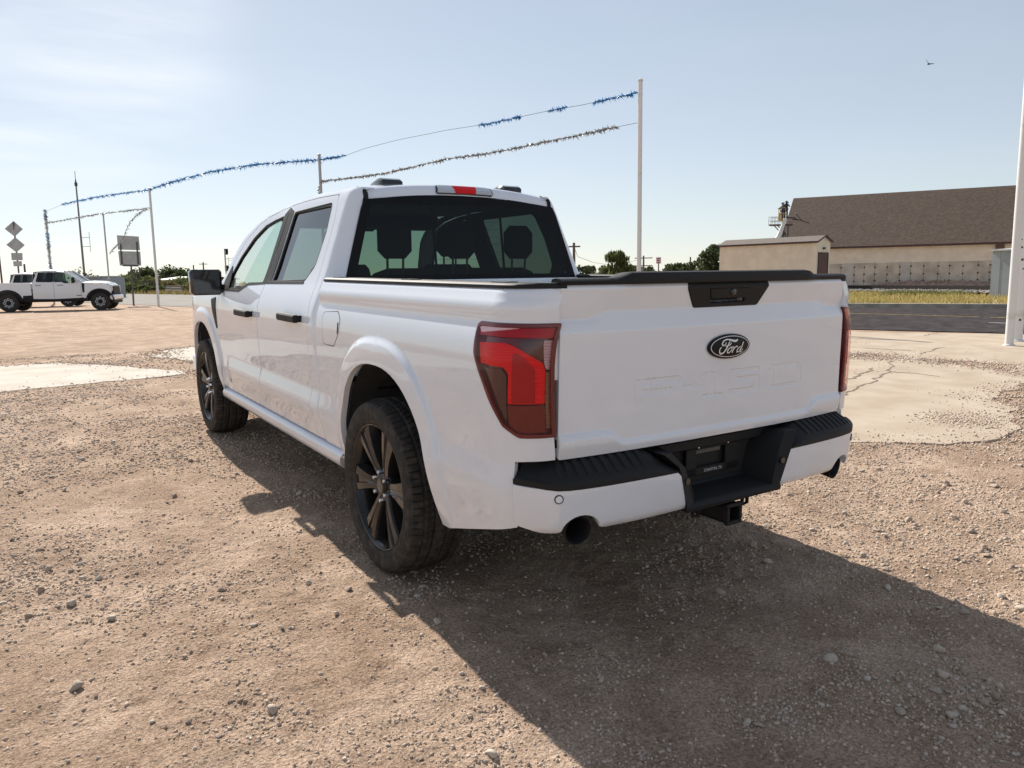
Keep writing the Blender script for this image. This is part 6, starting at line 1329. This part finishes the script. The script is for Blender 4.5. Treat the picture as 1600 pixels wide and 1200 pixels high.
M_WR = mat('white_metal_roof', (.42,.41,.39), .6)
e0, kw, L_ = block('far_house', 'low far house with pale metal roof behind the scrub at left', 'house', 243, 300, 128, 122, 8, ztop(270,437,125), mat('house_wall', (.20,.17,.14), .9), M_WR, ztop(270,432.5,130))
for s_ in (.6, 2.6, 4.4): wb('window', s_, s_+.8, -.04, .02, .9, 1.7, M_DARK, **kw)
e0, kw, L_ = block('low_white_building', 'low white building roof behind the tailgate near the small sign', 'building', 985, 1085, 82, 80, 6, ztop(1030,427.5,82), mat('white_wall', (.55,.54,.52), .8), M_WR, ztop(1030,424.5,84))
e0, kw, L_ = block('low_white_building', 'low tan roofed building left of the white pole behind the bed', 'building', 962, 990, 95, 95, 6, ztop(975,430,95), mat('tan_wall', (.40,.34,.28), .8), mat('tan_roof', (.42,.36,.31), .7), ztop(975,427.5,97))
gb = empty('grey_shed', 'grey metal building behind the nose of the parked truck', 'shed'); a = np.array(tb(157,72)[:2]); b = np.array(tb(183,74)[:2]); d_ = (b-a)/np.linalg.norm(b-a); n_ = np.array((-d_[1], d_[0])); n_ = n_ if n_ @ (a-np.array(CAMP[:2])) > 0 else -n_; kw = dict(o=a, d=d_, nn=n_, par=gb); L_ = np.linalg.norm(b-a); hz_ = ztop(160,433,72)
wb('wall', 0, L_, 0, 3.2, 0, hz_, mat('shed_grey', (.24,.26,.27), .6), **kw); wb('roof', -.15, L_+.15, -.15, 3.3, hz_, hz_+.12, mat('shed_roof', (.40,.41,.41), .6), **kw); wb('vent_strip', L_*.12, L_*.85, -.03, .01, hz_-.28, hz_-.08, mat('vent_dark', (.10,.11,.12), .6), **kw)
a3 = np.array(tb(140,78)[:2]); d3 = (a-a3)/np.linalg.norm(a-a3); n3 = np.array((-d3[1], d3[0])); n3 = n3 if n3 @ (a-np.array(CAMP[:2])) > 0 else -n3
wb('side_wall', 0, np.linalg.norm(a-a3)-.02, .02, 2.0, 0, hz_-.02, mat('shed_grey_side', (.30,.32,.33), .6), par=gb, o=a3, d=d3, nn=n3)
gt = empty('farm_gate', 'dark tubular farm gate among the scrub beyond the road', 'gate'); G1 = np.array(tb(253.5,93)[:2]); G2 = np.array(tb(283,91)[:2]); z0_, z1_ = .12, ztop(268,447.5,92); gd = G2-G1
def gpt(f, z): q = G1+gd*f; return (q[0], q[1], z)
bb = MB(); bb.tube([gpt(0,z0_),gpt(.01,z1_-.35),gpt(.09,z1_),gpt(.91,z1_),gpt(.99,z1_-.35),gpt(1,z0_),gpt(0,z0_)], .05, 6, False); bb.build('gate_frame', M_STL, gt)
for f in (.2,.4,.6,.8): bb = MB(); z = z0_+(z1_-z0_)*f; bb.tube([gpt(.01,z),gpt(.99,z)], .035, 5); bb.build('gate_bar', M_STL, gt)
# bird (dragonfly-sized silhouette in the sky at right)
bd = empty('bird', 'small dark bird flying in the clear sky at upper right', 'bird'); Dq = 30
bb = MB(); c0, c1 = Vector(depthpt(1449,100.2,Dq)), Vector(depthpt(1459.5,99.4,Dq)); bb.tube([c0, c0+(c1-c0)*.12, c0+(c1-c0)*.3, c0+(c1-c0)*.6, c1], [.012,.034,.026,.016,.010], 8); bb.build('body', M_DARK, bd)
for s in (-1, 1):
    bb = MB(); w0 = c0+(c1-c0)*.2; tipv = Vector(depthpt(1446.5,93,Dq+.1)) - w0 if s < 0 else Vector((.05,.10,.03)); bb.prism([w0, w0+(c1-c0)*.12, w0+tipv*.9+(c1-c0)*.06, w0+tipv], (0,0,.004)); bb.build('wing', mat('wing_grey', (.20,.21,.22), .7), bd)
# ================================================================ parked heavy pickups
M_P2 = mat('parked_white_paint', (.78,.78,.79), .35, coat=.8)
G_PK = glass('parked_glass', (.05,.06,.06), 1.4); G_PKF = glass('parked_front_glass', (.40,.50,.45), 1.4)
def heavy(label, group):
    T2 = empty('parked_pickup', label, 'pickup truck', group)
    WBs = 4.06; R0 = .435; ra = .60
    # side view outline, y forward from rear axle; panel maps (y,z) to the flank with tumblehome
    def fs(y, z):
        x = 1.0 - .02*np.clip((z-.9)/.4, -1, 1)**2 - np.where(z > 1.38, (z-1.38)*.36, 0); return np.stack([-x+0*y, y+0*z, z+0*y], -1)
    def arch(c, a0, a1, n=20): return [(c+ra*math.cos(a), R0+.03+ra*.95*math.sin(a)) for a in np.linspace(a0, a1, n)]
    bed = [(1.03,.60),(1.03,1.40),(-1.22,1.42),(-1.24,.62),(-.62,.60)] + arch(0, math.pi*.93, .10)[::1]
    bed = [(1.03,.78),(1.03,1.40),(-1.20,1.43),(-1.22,.66),(-.60,.60)] + arch(0, math.pi*.94, .16) + [(.66,.72)]
    panel('bed_side', bed, fs, M_P2, T2, h=.12, hb=.06, mirror='both', fl=.05)
    drr = [(1.10,.62),(1.10,1.40),(1.30,1.97),(2.02,1.985),(2.02,.60)]; wr_ = rnd([(1.24,1.44),(1.34,1.915),(1.98,1.925),(1.98,1.42)], .06)
    drf = [(2.035,.60),(2.035,1.985),(2.55,1.93),(2.92,1.72),(3.22,1.42),(3.24,.64)]; wf_ = rnd([(2.08,1.42),(2.08,1.925),(2.52,1.875),(2.80,1.70),(3.02,1.47),(2.95,1.36),(2.50,1.36),(2.40,1.43)], .04)
    for nm, D, W_, gm in (('rear_door', drr, wr_, G_PK), ('front_door', drf, wf_, G_PKF)):
        l, r2 = panel(nm, D, fs, M_P2, T2, h=.12, hb=.06, holes=[W_], mirror='both', fl=.04)
        panel('window', W_, fs, gm, (l, r2), h=.2, off=-.015, fl=0, mirror='both')
        panel('pillar_trim', ([(1.975,1.44),(1.975,1.905),(2.02,1.905),(2.02,1.44)] if nm == 'rear_door' else [(2.037,1.44),(2.037,1.905),(2.085,1.905),(2.085,1.44)]), fs, M_BLK, (l, r2), h=.2, off=.004, fl=.004, mirror='both')
        yh = 1.22 if nm == 'rear_door' else 2.2
        panel('door_handle', rnd([(yh,1.26),(yh+.26,1.26),(yh+.26,1.29),(yh,1.29)], .01), fs, M_STEEL, (l, r2), h=.1, off=.02, fl=.03, mirror='both')
    fen = [(3.255,.66),(3.235,1.40),(4.312,1.34),(4.548,1.22),(4.593,.95),(4.578,.72)] + [(WBs+ra*math.cos(a), R0+.03+ra*.95*math.sin(a)) for a in np.linspace(.2, math.pi-.12, 20)]
    fen = [(3.255,.66),(3.235,1.40),(4.312,1.34),(4.548,1.22),(4.593,.95),(4.578,.66),(4.504,.62)] + arch(WBs, .16, math.pi-.1) + [(3.44,.60)]
    panel('front_fender', fen, fs, M_P2, T2, h=.12, hb=.06, mirror='both', fl=.05)
    panel('fender_vent', rnd([(3.28,1.36),(3.40,1.34),(3.38,.92),(3.30,.88)], .03), fs, M_BLK, T2, h=.1, off=.012, fl=.03, mirror='both')
    for c in (0, WBs):
        l = [(c+(ra+.05)*math.cos(a), R0+.03+(ra+.05)*.95*math.sin(a)) for a in np.linspace(.05, math.pi-.05, 24)]; l2 = arch(c, math.pi-.05, .05, 24)
        panel('arch_trim', l+l2, fs, M_BLK, T2, h=.1, hb=.05, off=.02, fl=.04, mirror='both')
    panel('rocker', [(.62,.50),(.66,.62),(3.45,.60),(3.47,.50)], fs, M_BLK, T2, h=.2, mirror='both', off=-.01)
    panel('bed_step', [(.62,.56),(.66,.78),(1.08,.80),(1.08,.58)], fs, M_BLK, T2, h=.2, mirror='both', off=.004)
    panel('door_badge', [(3.02,.74),(3.24,.74),(3.24,.77),(3.02,.77)], fs, M_BLK, T2, h=.2, mirror='both', off=.006, fl=.01)
    def sec(y, hw, z): return (y, hw, z)
    bb = MB(); ys = [(1.10,1.93),(1.30,1.99),(1.7,2.03),(2.1,2.03),(2.5,1.965)]; V = []
    for y, z in ys: V += [(-.80,y,z-.03),(-.70,y,z),(0,y,z+.03),(.70,y,z),(.80,y,z-.03)]
    bb.add(V, [(j*5+i, j*5+i+1, (j+1)*5+i+1, (j+1)*5+i) for j in range(4) for i in range(4)]); bb.build('roof', M_P2, T2, ang=50)
    bb = MB(); bb.add([(-.76,2.5,1.96),(.76,2.5,1.96),(.88,3.28,1.40),(-.88,3.28,1.40)], [(0,1,2,3)]); bb.build('windshield', G_PKF, T2)
    bb = MB(); bb.add([(-.80,1.12,1.95),(.80,1.12,1.95),(.86,1.06,1.42),(-.86,1.06,1.42)], [(0,1,2,3)]); bb.build('rear_window', G_PK, T2)
    for s in (-1, 1):
        bb = MB(); bb.add([(s*.79,1.06,1.42),(s*.96,1.06,1.42),(s*.80,1.14,1.96),(s*.70,1.14,1.96)], [(0,1,2,3)]); bb.build('rear_pillar', M_P2, T2)
        bb = MB(); bb.tube([(s*.85,3.25,1.42),(s*.80,2.9,1.70),(s*.76,2.5,1.97)], .045, 6); bb.build('windshield_pillar', M_P2, T2)
        bb = MB(); bb.box(s*1.04, s*1.27, 2.90, 3.02, 1.38, 1.66, .04); bb.box(s*.93, s*1.06, 2.93, 2.99, 1.42, 1.50, .01); bb.build('door_mirror', M_BLK, T2)
        bb = MB(); bb.box(s*.66, s*.94, 4.474, 4.622, .92, 1.24, .04); bb.build('headlight', M_CLEAR, T2)
        bb = MB(); bb.box(s*.86, s*.98, -1.24, -1.10, .85, 1.36, .02); bb.build('tail_light', M_RED, T2)
    bb = MB(); V = []
    for y, z, hw in ((3.25,1.40,.90),(3.6,1.44,.90),(4.2,1.42,.88),(4.460,1.34,.84),(4.608,1.20,.80)): V += [(-hw,y,z-.05),(-hw*.8,y,z),(0,y,z+.03),(hw*.8,y,z),(hw,y,z-.05)]
    bb.add(V, [(j*5+i, j*5+i+1, (j+1)*5+i+1, (j+1)*5+i) for j in range(4) for i in range(4)]); bb.build('hood', M_P2, T2, ang=50)
    bb = MB(); bb.box(-.72,.72,4.519,4.652,.76,1.22,.05); bb.build('grille', M_BLK, T2); bb = MB(); bb.box(-.99,.99,4.504,4.741,.50,.76,.06); bb.build('front_bumper', M_P2, T2); bb = MB(); bb.box(-.95,.95,4.519,4.696,.34,.50,.05); bb.build('air_dam', M_BLK, T2)
    bb = MB(); bb.box(-.95,.95,-1.42,-1.24,.58,.80,.05); bb.build('rear_bumper', M_BLK, T2); bb = MB(); bb.box(-.85,.85,-1.235,-1.19,.82,1.42,.02); bb.build('tailgate', M_P2, T2)
    bb = MB(); bb.box(-.80,.80,-1.18,1.0,.86,.92); bb.box(-.80,.80,1.0,3.2,.56,.66); bb.box(-.8,.8,3.2,4.534,.6,1.25); bb.box(-.55,.55,-1.1,4.460,.45,.62); bb.box(-.86,.86,-.66,.66,.5,1.10); bb.box(-.86,.86,3.4,4.6,.5,1.12); bb.build('underbody', M_DARK, T2)
    for s in (-1, 1): bb = MB(); bb.box(s*.50-.26, s*.50+.26, 2.1, 2.25, .7, 1.50, .06); bb.build('front_seat', M_SEAT, T2)
    bb = MB(); bb.box(-.75,.75,1.2,1.35,.7,1.50,.06); bb.build('rear_seat', M_SEAT, T2); bb = MB(); bb.box(-.85,.85,2.95,3.3,.95,1.35,.05); bb.build('dashboard', M_INT, T2)
    w0 = bpy.data.objects.new('wheel', None); COL.objects.link(w0); w0.parent = T2
    bb = MB(); bb.lathe([(-.11,.245),(-.135,.26),(-.14,.33),(-.13,.40),(-.10,.432),(.10,.432),(.13,.40),(.14,.3),(.11,.25)], 'x', 40); bb.build('tyre', M_TYRE, w0, fix=False)
    bb = MB(); bb.lathe([(-.11,.25),(-.10,.235),(-.09,.001)], 'x', 36); bb.build('rim', M_BLK, w0, fix=False)
    for k in range(8):
        a = 2*math.pi*k/8; c = Vector((0, .175*math.cos(a), .175*math.sin(a))); t = Vector((0,-math.sin(a),math.cos(a))); o = Vector((0,math.cos(a),math.sin(a)))
        pts = [c+o*.055-t*.030+Vector((-.108,0,0)), c+o*.055+t*.030+Vector((-.108,0,0)), c+t*.048+Vector((-.108,0,0)), c-o*.05+t*.018+Vector((-.102,0,0)), c-o*.05-t*.018+Vector((-.102,0,0)), c-t*.048+Vector((-.108,0,0))]
        bb = MB(); bb.tube(pts+[pts[0]], .014, 5, False); bb.build('rim_window', mat('bright_rim', (.75,.75,.75), .4), w0)
    bb = MB(); bb.lathe([(-.09,.08),(-.12,.07),(-.125,.001)], 'x', 16); bb.build('hub_cap', M_BLK, w0, fix=False)
    w0.location = (-.88, 0, R0)
    for x, y, rz in ((.88,0,math.pi),(-.88,WBs,0),(.88,WBs,math.pi)): w = dup(w0, T2); w.location = (x, y, R0); w.rotation_euler = (0,0,rz)
    return T2
gP = 'white crew cab pickups parked at the left'
q1 = groundpt(158, 484.5); q0 = groundpt(12, 488); dv = Vector((q1.x-q0.x, q1.y-q0.y)); ang_ = math.atan2(dv.y, dv.x) - math.pi/2
t1 = heavy('white crew cab pickup parked side-on at left, its nose toward the road sign', gP)
fwd = Vector((math.cos(ang_+math.pi/2), math.sin(ang_+math.pi/2), 0)); rgt = Vector((fwd.y, -fwd.x, 0))
c_ = Vector((q1.x, q1.y, gzf(q1.y))) - fwd*4.06 - rgt*1.0; t1.location = c_; t1.rotation_euler = (0, 0, ang_)
t2 = dup(t1); t2['label'] = 'white pickup mostly hidden behind the other parked truck, cut by the left edge'
q2 = groundpt(107, 479); c2 = Vector((q2.x, q2.y, gzf(q2.y))) - fwd*4.06 - rgt*1.0; t2.location = c2
